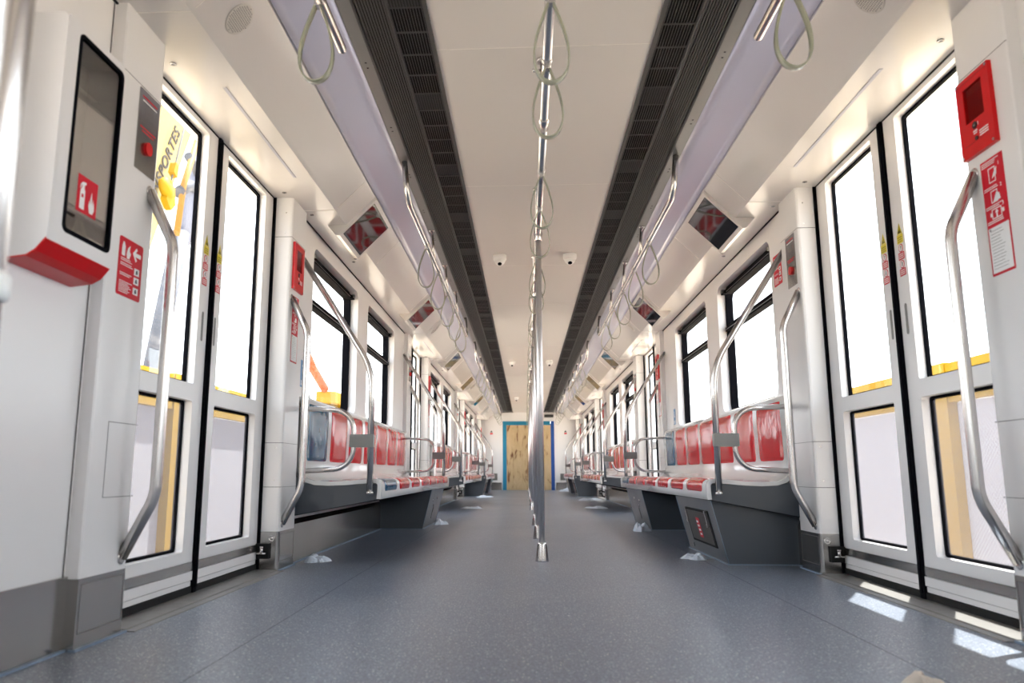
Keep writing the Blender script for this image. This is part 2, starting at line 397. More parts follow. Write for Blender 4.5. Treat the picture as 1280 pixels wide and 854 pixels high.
# ------------------------------------------------------------------ doors
def build_door(s, yc, name):
    r = empty(name, (s * DX, yc, 0))
    for sg in (-1, 1):                    # near leaf, far leaf
        ya, yb = (yc - .755, yc - .017) if sg < 0 else (yc + .017, yc + .755)
        oa, ob = (yc - .64, yc - .112) if sg < 0 else (yc + .112, yc + .64)
        lf = MB()
        xa, xb = s * DX, s * 1.532
        zmid = .833
        ringplate(lf, ya, yb, zmid, 2.03, oa, ob, .868, 1.990, .012, xa, xb, seg=3)
        ringplate(lf, ya, yb, .134, zmid, oa, ob, .180, .797, .012, xa, xb, seg=3)
        lf.box(s * 1.492, xb, ya, yb, .034, .134)
        lf.box(s * 1.480, s * 1.492, ya, yb, .060, .096); lf.box(s * 1.486, s * 1.492, ya, yb, .036, .056)
        leaf = lf.obj('door_leaf', 'white', r)
        g = MB()
        for (z0, z1) in ((.868, 1.990), (.180, .797)):
            g.ring(rrect(oa + .0005, ob - .0005, z0 + .0005, z1 - .0005, .012, 3), rrect(oa + .011, ob - .011, z0 + .011, z1 - .011, .01, 3), s * 1.518, s * 1.534)
        g.obj('pane_gasket', 'black', leaf)
        g = MB(); g.box(s * 1.526, s * 1.530, oa + .004, ob - .004, .872, 1.986); g.obj('upper_pane', 'glass', leaf)
        g = MB(); g.box(s * 1.526, s * 1.530, oa + .004, ob - .004, .184, .793); g.obj('lower_pane', 'film', leaf)
        g = MB(); g.box(s * 1.478, s * 1.494, ya + .004, yb - .004, .100, .133); g.obj('guide_rail', 'steel', leaf)
        # warning stickers in a column beside the centre seal
        ys = yc + sg * .072; F = (s * (DX - .0008), ys, 0)
        g = MB()
        def pl(pts, m): g.plate(((s * (DX - .0006), ys, 0), (0, -s, 0), (0, 0, 1)), pts, .0008, m)
        pl([(-.02, 1.485), (.02, 1.485), (0, 1.532)], 0); pl([(-.014, 1.489), (.014, 1.489), (0, 1.522)], 1)
        pl([(-.024, 1.445), (.024, 1.445), (.024, 1.483), (-.024, 1.483)], 0)
        for zc, mm in ((1.424, 2), (1.355, 3)):
            pl([(.0175 * math.cos(a), zc + .0175 * math.sin(a)) for a in [i * PI / 8 for i in range(16)]], 2)
        for z0 in (1.375, 1.306):
            pl([(-.024, z0), (.024, z0), (.024, z0 + .031), (-.024, z0 + .031)], 2)
        def pl2(pts, m): g.plate(((s * (DX - .0014), ys, 0), (0, -s, 0), (0, 0, 1)), pts, .0006, m)
        for zc in (1.424, 1.355):
            pl2([(.0135 * math.cos(a), zc + .0135 * math.sin(a)) for a in [i * PI / 8 for i in range(16)]], 3)
            pl2([(-.006, zc - .007), (.005, zc - .009), (.008, zc + .008), (-.003, zc + .010)], 1)
        pl2([(-.002, 1.497), (.002, 1.497), (.002, 1.512), (-.002, 1.512)], 0)
        for z0 in (1.375, 1.306):
            for q in range(3): pl2([(-.019, z0 + .006 + .008 * q), (.019, z0 + .006 + .008 * q), (.019, z0 + .009 + .008 * q), (-.019, z0 + .009 + .008 * q)], 3)
        for q in range(3): pl2([(-.019, 1.451 + .009 * q), (.017, 1.451 + .009 * q), (.017, 1.4535 + .009 * q), (-.019, 1.4535 + .009 * q)], 1)
        g.obj('warning_sticker', ['signyellow', 'signblack', 'signred', 'signwhite'], leaf)
        g = MB(); yf = yc + sg * .065
        g.plate(((s * (DX - .0006), yf, 0), (0, -s, 0), (0, 0, 1)), rrect(-.009, .009, 1.06, 1.19, .008, 3), .001)
        g.obj('finger_pull', 'alu', leaf)
    g = MB(); g.box(s * 1.474, s * 1.531, yc - .0165, yc + .0165, .0, 2.03); g.box(s * 1.468, s * 1.476, yc - .009, yc + .009, .03, 2.0); g.obj('center_seal', 'black', r)
    for sg in (-1, 1):
        g = MB(); g.box(s * 1.468, s * 1.535, yc + sg * .7555, yc + sg * .783, .0, 2.02)
        g.obj('edge_seal', 'black', r)
    g = MB(); g.box(s * 1.4805, s * 1.535, yc - .755, yc + .755, 0, .033); g.obj('bottom_gap', 'void', r)
    # lock box at the foot of the far jamb
    g = MB(); g.box(s * 1.415, s * 1.49, yc + .742, yc + .7605, .062, .138)
    k = g.obj('lock_plate', 'void', r)
    g = MB(); g.tube([(s * 1.43, yc + .738, .088), (s * 1.476, yc + .726, .092)], .0055, 10); g.tube([(s * 1.450, yc + .734, .09), (s * 1.450, yc + .734, .118)], .0085, 12)
    g.tube([(s * 1.450, yc + .734, .118), (s * 1.450, yc + .734, .124)], .011, 12); g.obj('lock_bolt', 'chrome', k)
    return r
dn = 0
for s in (-1, 1):
    proto = None
    for k in range(-1, 4):
        dn += 1
        if proto is None: o = proto = build_door(s, YD - P, 'door_1')
        else: o = copy_tree(proto, (0, P * (k + 1), 0))
        o.name = 'door_%d' % dn; struct(o)

# pillars: white box section with seams, steel kick plate; threshold plates
def pillar_mb(s, ya, yb, sg):
    """ya..yb in y; the door side carries the chamfer"""
    b = MB(); c = .014
    yd, yo = (yb, ya) if sg < 0 else (ya, yb)      # door side / outer side
    d = 1 if yo > yd else -1
    prof = [(1.535, yd), (PX + c, yd), (PX + .004, yd + d * .004), (PX, yd + d * c), (PX, yo - d * .004), (PX + .004, yo), (1.535, yo)]
    b.extr([(p[0] * s, p[1]) for p in prof], .198, 2.02, 'z')
    k = MB(); e = .0015
    prof = [(1.535, yd - d * e), (PX + c - e, yd - d * e), (PX + .003, yd + d * .003), (PX - e, yd + d * c), (PX - e, yo + d * e), (1.535, yo + d * e)]
    k.extr([(p[0] * s, p[1]) for p in prof], .0, .198, 'z')
    g = MB()
    for z in (1.79, .655, .425):
        g.box(s * (PX - .0008), s * 1.47, yd - d * .0008, yd + d * .0008, z - .0015, z + .0015)
        g.box(s * (PX - .0008), s * (PX + .002), yd + d * .01, (yo if not (s < 0 and sg < 0 and z < 1) else ya + .089), z - .001, z + .001)
    if s < 0 and sg < 0: g.box(s * (PX - .0008), s * (PX + .002), ya + .088, ya + .090, .424, .656)
    # frame groove on the kick plate face
    for z in (.045, .182): g.box(s * (PX - .0026), s * (PX + .002), yd + d * .02, yo - d * .012, z - .0014, z + .0014)
    for yy in (yd + d * .02, yo - d * .012): g.box(s * (PX - .0026), s * (PX + .002), yy - .0012, yy + .0012, .045, .182)
    # silicone line at the floor
    q = MB(); q.box(s * (PX - .012), s * (PX + .01), min(yd, yo) - .008, max(yd, yo) + .008, 0, .006); q.box(s * PX, s * 1.47, yd - d * .010, yd, 0, .006)
    h = MB()
    if sg > 0:
        for z in (1.93, 1.815, .46, .63): h.lathe([(.004, 0), (.003, .001)], (s * 1.41, yd, z), (0, -1, 0), 10)
        h.lathe([(.017, 0), (.017, .002), (.012, .003), (.012, .001), (.006, .001), (.006, .004), (0, .004)], (s * 1.408, yd - .0015, .163), (0, -1, 0), 18)
    return b, k, g, q, h
for s in (-1, 1):
    for k in range(-1, 4):
        for sg in (-1, 1):
            yc = YD + P * k
            ya, yb = (yc - 1.03, yc - .762) if sg < 0 else (yc + .762, yc + 1.03)
            b, kk, g, q, h = pillar_mb(s, ya, yb, sg)
            o = trim(b, 'white'); kk.obj('kick_plate', 'steel', o); g.obj('panel_seam', 'line', o); q.obj('floor_seal', 'greyline', o)
            if h.v: h.obj('key_lock', 'chrome', o)
    b = MB()
    for k in range(-1, 4):
        yc = YD + P * k
        b.extr([(1.335, 0), (1.337, .003), (1.366, .004), (1.370, .008), (1.4795, .008), (1.4795, 0)], yc - .755, yc + .755, 'y', 0, False, s)
    trim(b, 'sill')
    # near wall kick and wall seam
    b = MB(); b.box(s * (WX - .010), s * WX, YD - 4.97, YD - 1.03, 0, .205); trim(b, 'steel')
    b = MB(); b.box(s * (WX - .022), s * WX, YD - 4.97, YD - 1.03, 0, .006)
    trim(b, 'greyline')
    # steel plinth below the benches
    for k in range(3):
        b = MB(); b.extr([(WX, 0), (1.400, 0), (1.400, .212), (WX, .240)], YD + 1.031 + P * k, YD - 1.031 + P * (k + 1), 'y', 0, False, s); trim(b, 'steel')
        b = MB(); b.box(s * 1.385, s * 1.40, YD + 1.04 + P * k, YD - 1.04 + P * (k + 1), 0, .005); trim(b, 'greyline')

# ------------------------------------------------------------------ ceiling
b = MB()
b.box(-.445, .445, YBACK, YEND, 2.24, 2.30)
b.box(-1.56, 1.56, YBACK - .1, YEND + .1, 2.38, 2.44)
for s in (-1, 1): b.box(s * .7, s * 1.53, YBACK, YEND, 2.345, 2.38)
struct(b.obj('ceiling', 'ceil'))
b = MB()
for y in (4.44, 6.28, 7.79, 10.44, 12.28, 13.79, 16.44, 18.3, 2.9): b.box(-.444, .444, y - .0012, y + .0012, 2.2388, 2.241)
trim(b, 'seamlight')
for s in (-1, 1):
    b = MB(); b.extr([(1.53, 2.017), (1.19, 2.017), (1.175, 2.028), (1.012, 2.193), (1.012, 2.30), (1.53, 2.30)], YBACK, YEND, 'y', 0, False, s)
    trim(b, 'slope')
    b = MB(); b.extr([(.787, 2.232), (.84, 2.219), (.90, 2.208), (.96, 2.201), (1.004, 2.197), (1.008, 2.30), (.787, 2.30)], YBACK, YEND, 'y', 0, True, s)
    trim(b, 'diff')
    b = MB(); b.extr([(.730, 2.232), (.784, 2.232), (.784, 2.30), (.730, 2.30)], YBACK, YEND, 'y', 0, False, s); trim(b, 'alu')
    b = MB()
    b.box(s * 1.0035, s * 1.0125, YBACK, YEND, 2.22, 2.29); b.box(s * .7835, s * .7875, YBACK, YEND, 2.24, 2.29)
    b.box(s * 1.407, s * 1.4155, YBACK, YD - 1.03, 2.012, 2.018)
    for k in range(3): b.box(s * 1.407, s * 1.4155, YD + 1.03 + P * k, YD - 1.03 + P * (k + 1), 2.012, 2.018)
    for k in range(4): b.box(s * 1.4795, s * 1.4865, YD - .76 + P * k, YD + .76 + P * k, 2.0135, 2.018)
    y = 2.35
    while y < YEND:
        b.box(s * .754, s * .762, y - .003, y + .003, 2.2305, 2.2325)
        b.box(s * .754, s * .762, y + .04, y + .046, 2.2305, 2.2325); y += .62
    trim(b, 'void')
    # panel joints across the slope and soffit
    b = MB()
    for k in range(-1, 4):
        for y in (YD + .975 + P * k, YD - .975 + P * (k + 1), YD + 2.17 + P * k, YD - 2.17 + P * (k + 1)):
            if YBACK < y < YEND:
                b.extr([(1.175, 2.028), (1.012, 2.193), (1.0105, 2.1915), (1.1735, 2.0265)], y - .0018, y + .0018, 'y', 0, False, s)
                if abs(abs((y - YD) % P) - .975) < .01 or abs((y - YD) % P - 5.025) < .01: b.box(s * 1.19, s * 1.40, y - .0015, y + .0015, 2.0155, 2.0175)
    trim(b, 'seamlight')
    # grey slot above each door, round locks
    for k in range(4):
        yc = YD + P * k
        b = MB(); b.box(s * 1.270, s * 1.284, yc - .47, yc + .47, 2.0148, 2.0178); trim(b, 'slot')
        b = MB()
        for (x, y) in ((1.40, yc - .655), (1.40, yc + .68), (1.35, yc + 1.05), (1.30, yc + 2.0), (1.33, yc + 2.08)):
            b.lathe([(.012, 0), (.012, -.003), (.007, -.004), (.007, -.001), (.003, -.001), (.003, -.005), (0, -.005)], (s * x, y, 2.017), (0, 0, 1), 16)
        trim(b, 'steel')

# air grilles (one long grille each side)
for s in (-1, 1):
    r = empty('air_grille', (s * .59, YBACK, 2.235))
    tag(r, 'long dark slatted air grille beside the ceiling panel, ' + SIDE[s], 'air grille', 'ceiling air grilles')
    b = MB(); x = .6075
    while x < .722: b.box(s * x, s * (x + .0050), YBACK, YEND, 2.236, 2.241); x += .0112
    x = .467
    while x < .592: b.box(s * x, s * (x + .0024), YBACK, YEND, 2.236, 2.240); x += .0112
    b.box(s * .445, s * .463, YBACK, YEND, 2.233, 2.250); b.box(s * .595, s * .604, YBACK, YEND, 2.234, 2.250)
    b.box(s * .724, s * .730, YBACK, YEND, 2.233, 2.30)
    y = 2.60 - .83 * 12; 
    while y < YEND:
        for j in range(5):
            yy = y + j * .166
            w = .005
            if YBACK < yy < YEND - .05: b.box(s * .463, s * .596, yy - w, yy + w, 2.2375, 2.2410)
        if y + .664 > YBACK and y + .83 < YEND: b.box(s * .463, s * .596, y + .664, y + .83, 2.2425, 2.244, 1)
        y += .83
    b.obj('slat', ['darkmetal', 'blindplate'], r)
    b = MB(); b.box(s * .445, s * .730, YBACK, YEND, 2.285, 2.295); b.obj('backing', 'void', r)

# dome cameras
proto = None; n = 0
for y, xs in ((5.96, (-.283, .283)), (11.9, (-.288, .30)), (17.8, (-.29, .29))):
    for x in xs:
        if proto is None:
            r = empty('mounted_camera', (x, y, 2.24))
            b = MB(); b.lathe([(.054, 0), (.054, -.034), (.050, -.042), (.044, -.046)], (x, y, 2.24), (0, 0, 1), 28); b.obj('housing', 'camwhite', r)
            b = MB(); b.lathe([(.044, -.044), (.042, -.056), (.034, -.070), (.020, -.081), (0, -.085)], (x, y, 2.24), (0, 0, 1), 28); b.obj('dome', 'camwhite', r)
            b = MB(); b.lathe([(.017, 0), (.017, .012), (.010, .016), (0, .016)], (x, y - .016, 2.24 - .068), (0, -.55, -.83), 20); b.obj('lens', 'black', r)
            proto = r; o = r
        else: o = copy_tree(proto, (x + .283, y - 5.96, 0))
        tag(o, 'white dome camera on the ceiling, %s pair, %s' % (BAY[n // 2], SIDE[-1 if x < 0 else 1]), 'camera', 'ceiling dome cameras'); n += 1

# speakers on the sloped panel
for s in (-1, 1):
    proto = None
    for k in range(4):
        if proto is None:
            cx, cz = 1.10, 2.104; nrm = Vector((-s * .711, 0, -.703)); y = YD - .79
            r = empty('ceiling_speaker', (s * cx, y, cz))
            b = MB(); b.lathe([(.062, -.001), (.062, .002), (.058, .003), (0, .0032)], (s * cx, y, cz), nrm, 32); b.obj('mesh_cover', 'speaker', r)
            b = MB(); U = Vector((0, 1, 0)); V = nrm.cross(U)
            for i in range(-7, 8):
                for j in range(-7, 8):
                    if i * i + j * j < 50:
                        c = Vector((s * cx, y, cz)) + U * i * .0078 + V * j * .0078; b.lathe([(.0022, .0032), (.0022, .0036)], c, nrm, 6, smooth=False)
            b.obj('perforation', 'line', r); r.children[-1]['kind'] = 'stuff'
            proto = r; o = r
        else: o = copy_tree(proto, (0, P * k, 0))
        tag(o, 'round perforated speaker above %s door from the camera, %s' % (ORD[k], SIDE[s]), 'speaker', 'ceiling speakers')

# ------------------------------------------------------------------ screens on the sloped panel
for s in (-1, 1):
    protoA = None; n = 0
    for k in range(3):
        for y0, y1 in ((4.49, 4.97), (7.18, 7.64)):
            if protoA is None:
                r = empty('ceiling_mounted_display', (s * 1.12, y0, 2.07))
                # wedge housing
                b = MB(); b.extr([(1.008, 2.196), (1.000, 2.178), (1.228, 1.950), (1.250, 1.952), (1.305, 2.016), (1.19, 2.018), (1.176, 2.029)], y0 - .025, y1 + .025, 'y', 0, False, s)
                b.obj('housing', 'slope', r)
                b = MB(); d = .7071
                o_ = Vector((s * 1.0185, y0, 2.1595)) + Vector((-s * d, 0, -d)) * .0005
                b.plate((o_, (0, 1, 0), (s * d, 0, -d)), [(0, 0), (y1 - y0, 0), (y1 - y0, .272), (0, .272)], .002 * (1 if s < 0 else -1))
                b.obj('glass_panel', 'screen', r)
                protoA = r; o = r; yref = y0
            else: o = copy_tree(protoA, (0, y0 + P * k - yref, 0))
            tag(o, 'dark glossy ceiling display, %s along from the camera, %s' % (ORD[n], SIDE[s]), 'screen', 'ceiling displays'); n += 1

# ------------------------------------------------------------------ benches
SEATPROF = [(.906, .352), (.902, .40), (.902, .432), (.908, .448), (.922, .459), (.945, .463), (1.00, .459), (1.10, .450), (1.20, .446), (1.28, .450), (1.325, .464), (1.350, .49), (1.362, .53), (1.364, .57), (1.360, .70), (1.356, .82), (1.358, .880), (1.368, .915), (1.385, .934), (1.413, .942)]
def sub(prof, a, b):
    """piece of a polyline between z/index positions a and b (indices, fractional)"""
    out = []
    def at(t):
        i = min(int(t), len(prof) - 2); f = t - i
        return (prof[i][0] + (prof[i + 1][0] - prof[i][0]) * f, prof[i][1] + (prof[i + 1][1] - prof[i][1]) * f)
    out.append(at(a)); i = int(a) + 1
    while i < b: out.append(prof[i]); i += 1
    out.append(at(b)); return out
def offs(prof, d):
    n = len(prof); r = []
    for i in range(n):
        a = prof[max(i - 1, 0)]; b = prof[min(i + 1, n - 1)]; dx, dz = b[0] - a[0], b[1] - a[1]; l = math.hypot(dx, dz)
        r.append((prof[i][0] - dz / l * d, prof[i][1] + dx / l * d))
    return r
def pad_mesh(prof, y0, y1, s, th=.006, cr=.03):
    """a cushion-like patch on a curved profile with rounded corners in plan"""
    b = MB(); n = len(prof)
    L = [0]
    for i in range(1, n): L.append(L[-1] + math.hypot(prof[i][0] - prof[i - 1][0], prof[i][1] - prof[i - 1][1]))
    T = L[-1]; ny = 10; rows = []
    ts = sorted(set([0, cr * .15, cr * .5, cr, T - cr, T - cr * .5, T - cr * .15, T] + [l for l in L if cr < l < T - cr]))
    def at(t):
        for i in range(1, n):
            if t <= L[i] + 1e-9:
                f = (t - L[i - 1]) / (L[i] - L[i - 1]); return (prof[i - 1][0] + (prof[i][0] - prof[i - 1][0]) * f, prof[i - 1][1] + (prof[i][1] - prof[i - 1][1]) * f, i)
        return (*prof[-1], n - 1)
    vs = []
    for t in ts:
        x, z, i = at(t); dx, dz = prof[i][0] - prof[i - 1][0], prof[i][1] - prof[i - 1][1]; l = math.hypot(dx, dz)
        nx, nz = -dz / l, dx / l
        e = min(t, T - t); ins = 0 if e >= cr else cr - math.sqrt(max(cr * cr - (cr - e) ** 2, 0))
        for j in range(ny + 1):
            u = j / ny; yy = y0 + ins + (y1 - y0 - 2 * ins) * u
            ed = min(u, 1 - u) * (y1 - y0); h = th * min(1, .25 + ed / .02) * min(1, .25 + e / .012)
            if j in (0, ny) or e <= 0: h = -.001
            vs.append(((x + nx * h) * s, yy, z + nz * h))
    m = len(ts)
    b.add(vs, [(i * (ny + 1) + j, i * (ny + 1) + j + 1, (i + 1) * (ny + 1) + j + 1, (i + 1) * (ny + 1) + j) for i in range(m - 1) for j in range(ny)], 0, True)
    return b
def base_box(r, s, y0, y1, hatch):
    b = MB(); b.extr([(1.02, .0), (.936, .347), (1.412, .262), (1.412, .0)], y0, y1, 'y', 0, False, s)
    o = b.obj('base_box', 'grey', r)
    g = MB()
    for yy in (y0, y1):
        g.tube([(s * 1.018, yy, .006), (s * .935, yy, .346)], .0022, 6)
    g.box(s * 1.008, s * 1.018, y0 - .006, y1 + .006, 0, .005); g.box(s * 1.015, s * 1.40, y0 - .008, y0, 0, .005)
    g.obj('sealant_line', 'greyline', o)
    d = Vector((-.084, 0, .347)).normalized(); U = Vector((0, 1, 0)); V = Vector((d.x * s, 0, d.z)); O = Vector((s * 1.02, 0, 0)); n = U.cross(V); 
    sgn = 1 if n.x * s < 0 else -1
    def plate(mb, y, v, w, h, th, m=0, rr=.004, lift=0.):
        mb.plate((O + V * v + U * y + n * (lift * sgn), U, V), rrect(0, w, 0, h, rr, 3), th * sgn, m)
    if hatch:
        g = MB(); plate(g, y0 + .155, .075, .62, .215, .004); hh = g.obj('hatch', 'void', o)
        g = MB(); plate(g, y0 + .185, .09, .56, .185, .002, lift=.004); g.obj('hatch_panel', 'hatchdark', hh)
        g = MB(); plate(g, y0 + .43, .115, .085, .12, .001, lift=.0065)
        for q in range(4): plate(g, y0 + .445 + .006 * q, .13 + .025 * q, .045, .012, .001, 1, .002, .0078)
        g.obj('red_label', ['signred', 'signwhite'], hh)
        for yy in (y0 + .195, y0 + .73):
            g = MB(); plate(g, yy, .205, .02, .085, .010, 0, .003, .004); plate(g, yy - .004, .195, .028, .02, .014, 0, .003, .004); g.obj('clip', 'chrome', hh)
    else:
        for (yy, v) in ((y0 + .30, .25), (y0 + .60, .265), (y0 + .42, .20)):
            g = MB(); g.lathe([(.014, 0), (.012, .004), (0, .005)], O + V * v + U * yy, n * sgn, 14); g.obj('screw_cap', 'chrome', o)
        g = MB(); plate(g, y0 + .45, .07, .05, .11, .006, 0, .02); g.obj('grip_plate', 'alu', o)
    return o
def bench(s, k, boxes, blue):
    y0, y1 = 4.30 + P * k, 8.11 + P * k
    r = empty('seat_bench', (s * 1.2, y0, 0))
    b = MB(); b.extr(SEATPROF + [(min(q[0], 1.413), q[1]) for q in offs(SEATPROF, -.016)[::-1]], y0, y1, 'y', 0, True, s)
    # turned-down white lip at both ends
    for (ya, yb) in ((y0 - .004, y0 + .012), (y1 - .012, y1 + .004)):
        pr = SEATPROF[:12]; b.extr(offs(pr, .003) + offs(pr, -.020)[::-1], ya, yb, 'y', 0, False, s)
    b.obj('seat_shell', 'shell', r)
    b = MB(); b.extr([(.925, .351), (.922, .436), (1.10, .434), (1.34, .44), (1.412, .50), (1.412, .258)], y0 + .003, y1 - .003, 'y', 0, False, s)
    b.obj('end_apron', 'grey', r)
    b = MB(); b.extr([(.918, .349), (.918, .352), (1.412, .259), (1.412, .256)], y0 - .001, y1 + .001, 'y', 0, False, s); b.obj('lower_edge', 'black', r)
    for i in range(7):
        ya = y0 + .105 + .525 * i; yb = ya + .445
        mat = 'blue' if i == blue else 'red'
        pad_mesh(sub(SEATPROF, .85, 9.2), ya, yb, s, .005).obj('seat_pad', mat, r)
        pad_mesh(sub(SEATPROF, 12.9, 16.7), ya - .005, yb + .012, s, .006).obj('backrest_pad', mat, r)
    for (a, h) in boxes: base_box(r, s, a + P * k, a + .995 + P * k, h)
    return r
specs = {(-1, 0): ([(6.935, False)], 0), (1, 0): ([(4.372, True), (6.945, False)], 6),
         (-1, 1): ([], None), (1, 1): ([], 6), (-1, 2): ([(4.40, True), (6.94, False)], None), (1, 2): ([(4.372, True), (6.94, False)], None)}
extra = {0: 'one blue seat', 1: 'no box below', 2: 'dark boxes below'}
for (s, k), (bx, bl) in specs.items():
    o = bench(s, k, bx, bl)
    tag(o, '%s white bench with seven glossy seat pads, %s, %s' % (BAY[k], extra[k], SIDE[s]), 'bench', 'wall benches')

# ------------------------------------------------------------------ grab frames at bench ends
def grab_frame(s, y, dirn):
    r = empty('grab_bar', (s * .962, y, .39))
    b = MB()
    b.tube([(s * .960, y, .392), (s * .962, y, 1.085), (s * 1.412, y, 1.775)], .0178, 16, fillet=[.42], fseg=12)
    b.obj('stanchion', 'chrome', r)
    b = MB(); b.lathe([(.021, 0), (.021, .012), (.017, .016)], (s * .960, y, .380), (0, 0, 1), 18); b.tube([(s * .960, y, .405), (s * .960, y + dirn * .022, .405)], .011, 12)
    b.lathe([(.024, -.003), (.024, .004), (.019, .007)], (s * 1.412, y, 1.775), (-s * .55, 0, -.83), 18)
    b.obj('fixing', 'chrome', r)
    b = MB(); b.tube([(s * 1.414, y, .862), (s * 1.060, y, .846), (s * 1.060, y, .522), (s * 1.414, y, .505)], .0145, 14, fillet=[.115, .115], fseg=9); b.obj('loop_bar', 'chrome', r)
    b = MB(); b.plate(((s * .943, y - .020, .640), (s * 1., 0, 0), (0, 0, 1)), rrect(0, .136, 0, .072, .006, 3), .040 * -s if False else (.040 if s < 0 else -.040)); b.obj('clamp_plate', 'alu', r)
    return r
PLACE = {0: 'near end', 1: 'far end'}
for s in (-1, 1):
    proto = {}
    for k in range(3):
        for e, (y, d) in enumerate(((4.272, 1), (8.140, -1))):
            if e not in proto: o = proto[e] = grab_frame(s, y, d)
            else: o = copy_tree(proto[e], (0, P * k, 0))
            tag(o, 'steel stanchion with looped armrest at %s of %s bench, %s' % (PLACE[e], BAY[k], SIDE[s]), 'handrail', 'bench end grab frames')

# curved handrails on the door pillars
DOORW = ['first', 'second', 'third', 'last']
for s in (-1, 1):
    proto = {}
    for k in range(4):
        for e, dy in enumerate((-.805, .805)):
            y = YD + dy
            if e not in proto:
                r = empty('door_handrail', (s * PX, y, .24))
                b = MB(); b.tube([(s * (PX - .001), y, .235), (s * 1.276, y, .425), (s * 1.276, y, 1.262), (s * (PX - .001), y, 1.452)], .0182, 16, fillet=[.16, .16], fseg=9); b.obj('tube', 'chrome', r)
                for z, dz in ((.235, -.1), (1.452, .1)): b = MB(); b.lathe([(.021, 0), (.021, .003), (.017, .005)], (s * PX, y, z), (-s, 0, 0), 16); b.obj('flange', 'chrome', r)
                proto[e] = o = r
            else: o = copy_tree(proto[e], (0, P * k, 0))
            tag(o, 'curved steel handrail on %s pillar of %s door, %s' % (('near', 'far')[e], DOORW[k], SIDE[s]), 'handrail', 'door pillar handrails')

# ------------------------------------------------------------------ centre poles and rail
YP = [4.5, 6.0, 7.5, 10.5, 12.0, 13.5, 16.5, 18.0, 19.5]
proto = None
for i, y in enumerate(YP):
    if proto is None:
        r = empty('floor_pole', (0, y, 0))
        b = MB(); b.tube([(0, y, .10), (0, y, 1.93)], .0175, 18); b.obj('tube', 'polesteel', r)
        b = MB(); b.lathe([(.0385, 0), (.0385, .004), (.026, .095), (.0235, .102), (.0165, .104)], (0, y, 0), (0, 0, 1), 24); b.obj('cone_base', 'chrome', r)
        b = MB(); b.lathe([(.021, 1.90), (.024, 1.905), (.024, 1.93), (.027, 1.945), (.024, 1.972), (.019, 1.975)], (0, y, 0), (0, 0, 1), 20)
        b.lathe([(.014, 1.975), (.014, 2.225), (.028, 2.228), (.028, 2.239)], (0, y, 0), (0, 0, 1), 18); b.obj('top_clamp', 'chrome', r)
        proto = o = r
    else: o = copy_tree(proto, (0, y - 4.5, 0))
    tag(o, 'vertical steel aisle pole on a cone base, %s from the camera' % ORD[i], 'pole', 'aisle poles')
r = empty('center_rail', (0, -1, 1.95))
tag(r, 'steel overhead rail along the aisle centre carrying strap handles', 'rail')
b = MB(); b.tube([(0, -1.2, 1.95), (0, 20.6, 1.95)], .0165, 16); b.obj('tube', 'chrome', r)
for y in (3.0, 9.0, 15.0, 20.5, 1.5):
    b = MB(); b.tube([(0, y, 1.96), (0, y, 2.23)], .0125, 12); b.lathe([(.027, 0), (.027, .01)], (0, y, 2.229), (0, 0, 1), 18)
    b.tube([(0, y - .05, 1.95), (0, y + .05, 1.95)], .0215, 16)
    b.tube([(-.012, y, 2.19), (-.036, y, 2.19)], .0055, 10); b.tube([(-.033, y, 2.19), (-.045, y, 2.19)], .009, 10); b.obj('hanger', 'chrome', r)

# side rails
for s in (-1, 1):
    proto = None
    for k in range(-1, 3):
        ya, yb = 4.02, 8.40
        if proto is None:
            r = empty('side_rail', (s * .73, ya, 2.0))
            b = MB(); x = s * .735; b.tube([(s * .757, ya, 2.229), (x, ya, 2.0), (x, yb, 2.0), (s * .757, yb, 2.229)], .0165, 16, fillet=[.10, .10]); b.obj('tube', 'chrome', r)
            for yy in (5.26, 6.2, 7.16):
                b = MB(); b.tube([(s * .757, yy, 2.232), (x, yy + .01, 2.0)], .0125, 12); b.lathe([(.022, 0), (.022, .006)], (s * .757, yy, 2.226), (0, 0, 1), 14)
                b.box(x - .012, x + .012, yy - .012, yy + .03, 1.985, 2.018); b.obj('bracket', 'chrome', r)
            proto = r; q = empty('side_rail', (s * .73, -1, 2.0)); tag(q, 'short capped end of an overhead side rail above the first door, ' + SIDE[s], 'rail', 'overhead side rails')
            b = MB(); b.tube([(x, -1.2, 2.0), (x, 2.475, 2.0)], .0165, 16, cap=False); b.lathe([(.0165, 0), (.0150, .008), (.009, .014), (.001, .016)], (x, 2.475, 2.0), (0, 1, 0), 16); b.obj('tube', 'chrome', q)
            b = MB(); b.tube([(s * .757, 1.2, 2.232), (x, 1.21, 2.0)], .0125, 12); b.lathe([(.022, 0), (.022, .006)], (s * .757, 1.2, 2.226), (0, 0, 1), 14); b.obj('bracket', 'chrome', q)
            tag(r, 'steel overhead side rail above %s bench, %s' % (BAY[0], SIDE[s]), 'rail', 'overhead side rails')
        elif k > 0:
            o = copy_tree(proto, (0, P * k, 0)); tag(o, 'steel overhead side rail above %s bench, %s' % (BAY[k], SIDE[s]), 'rail', 'overhead side rails')

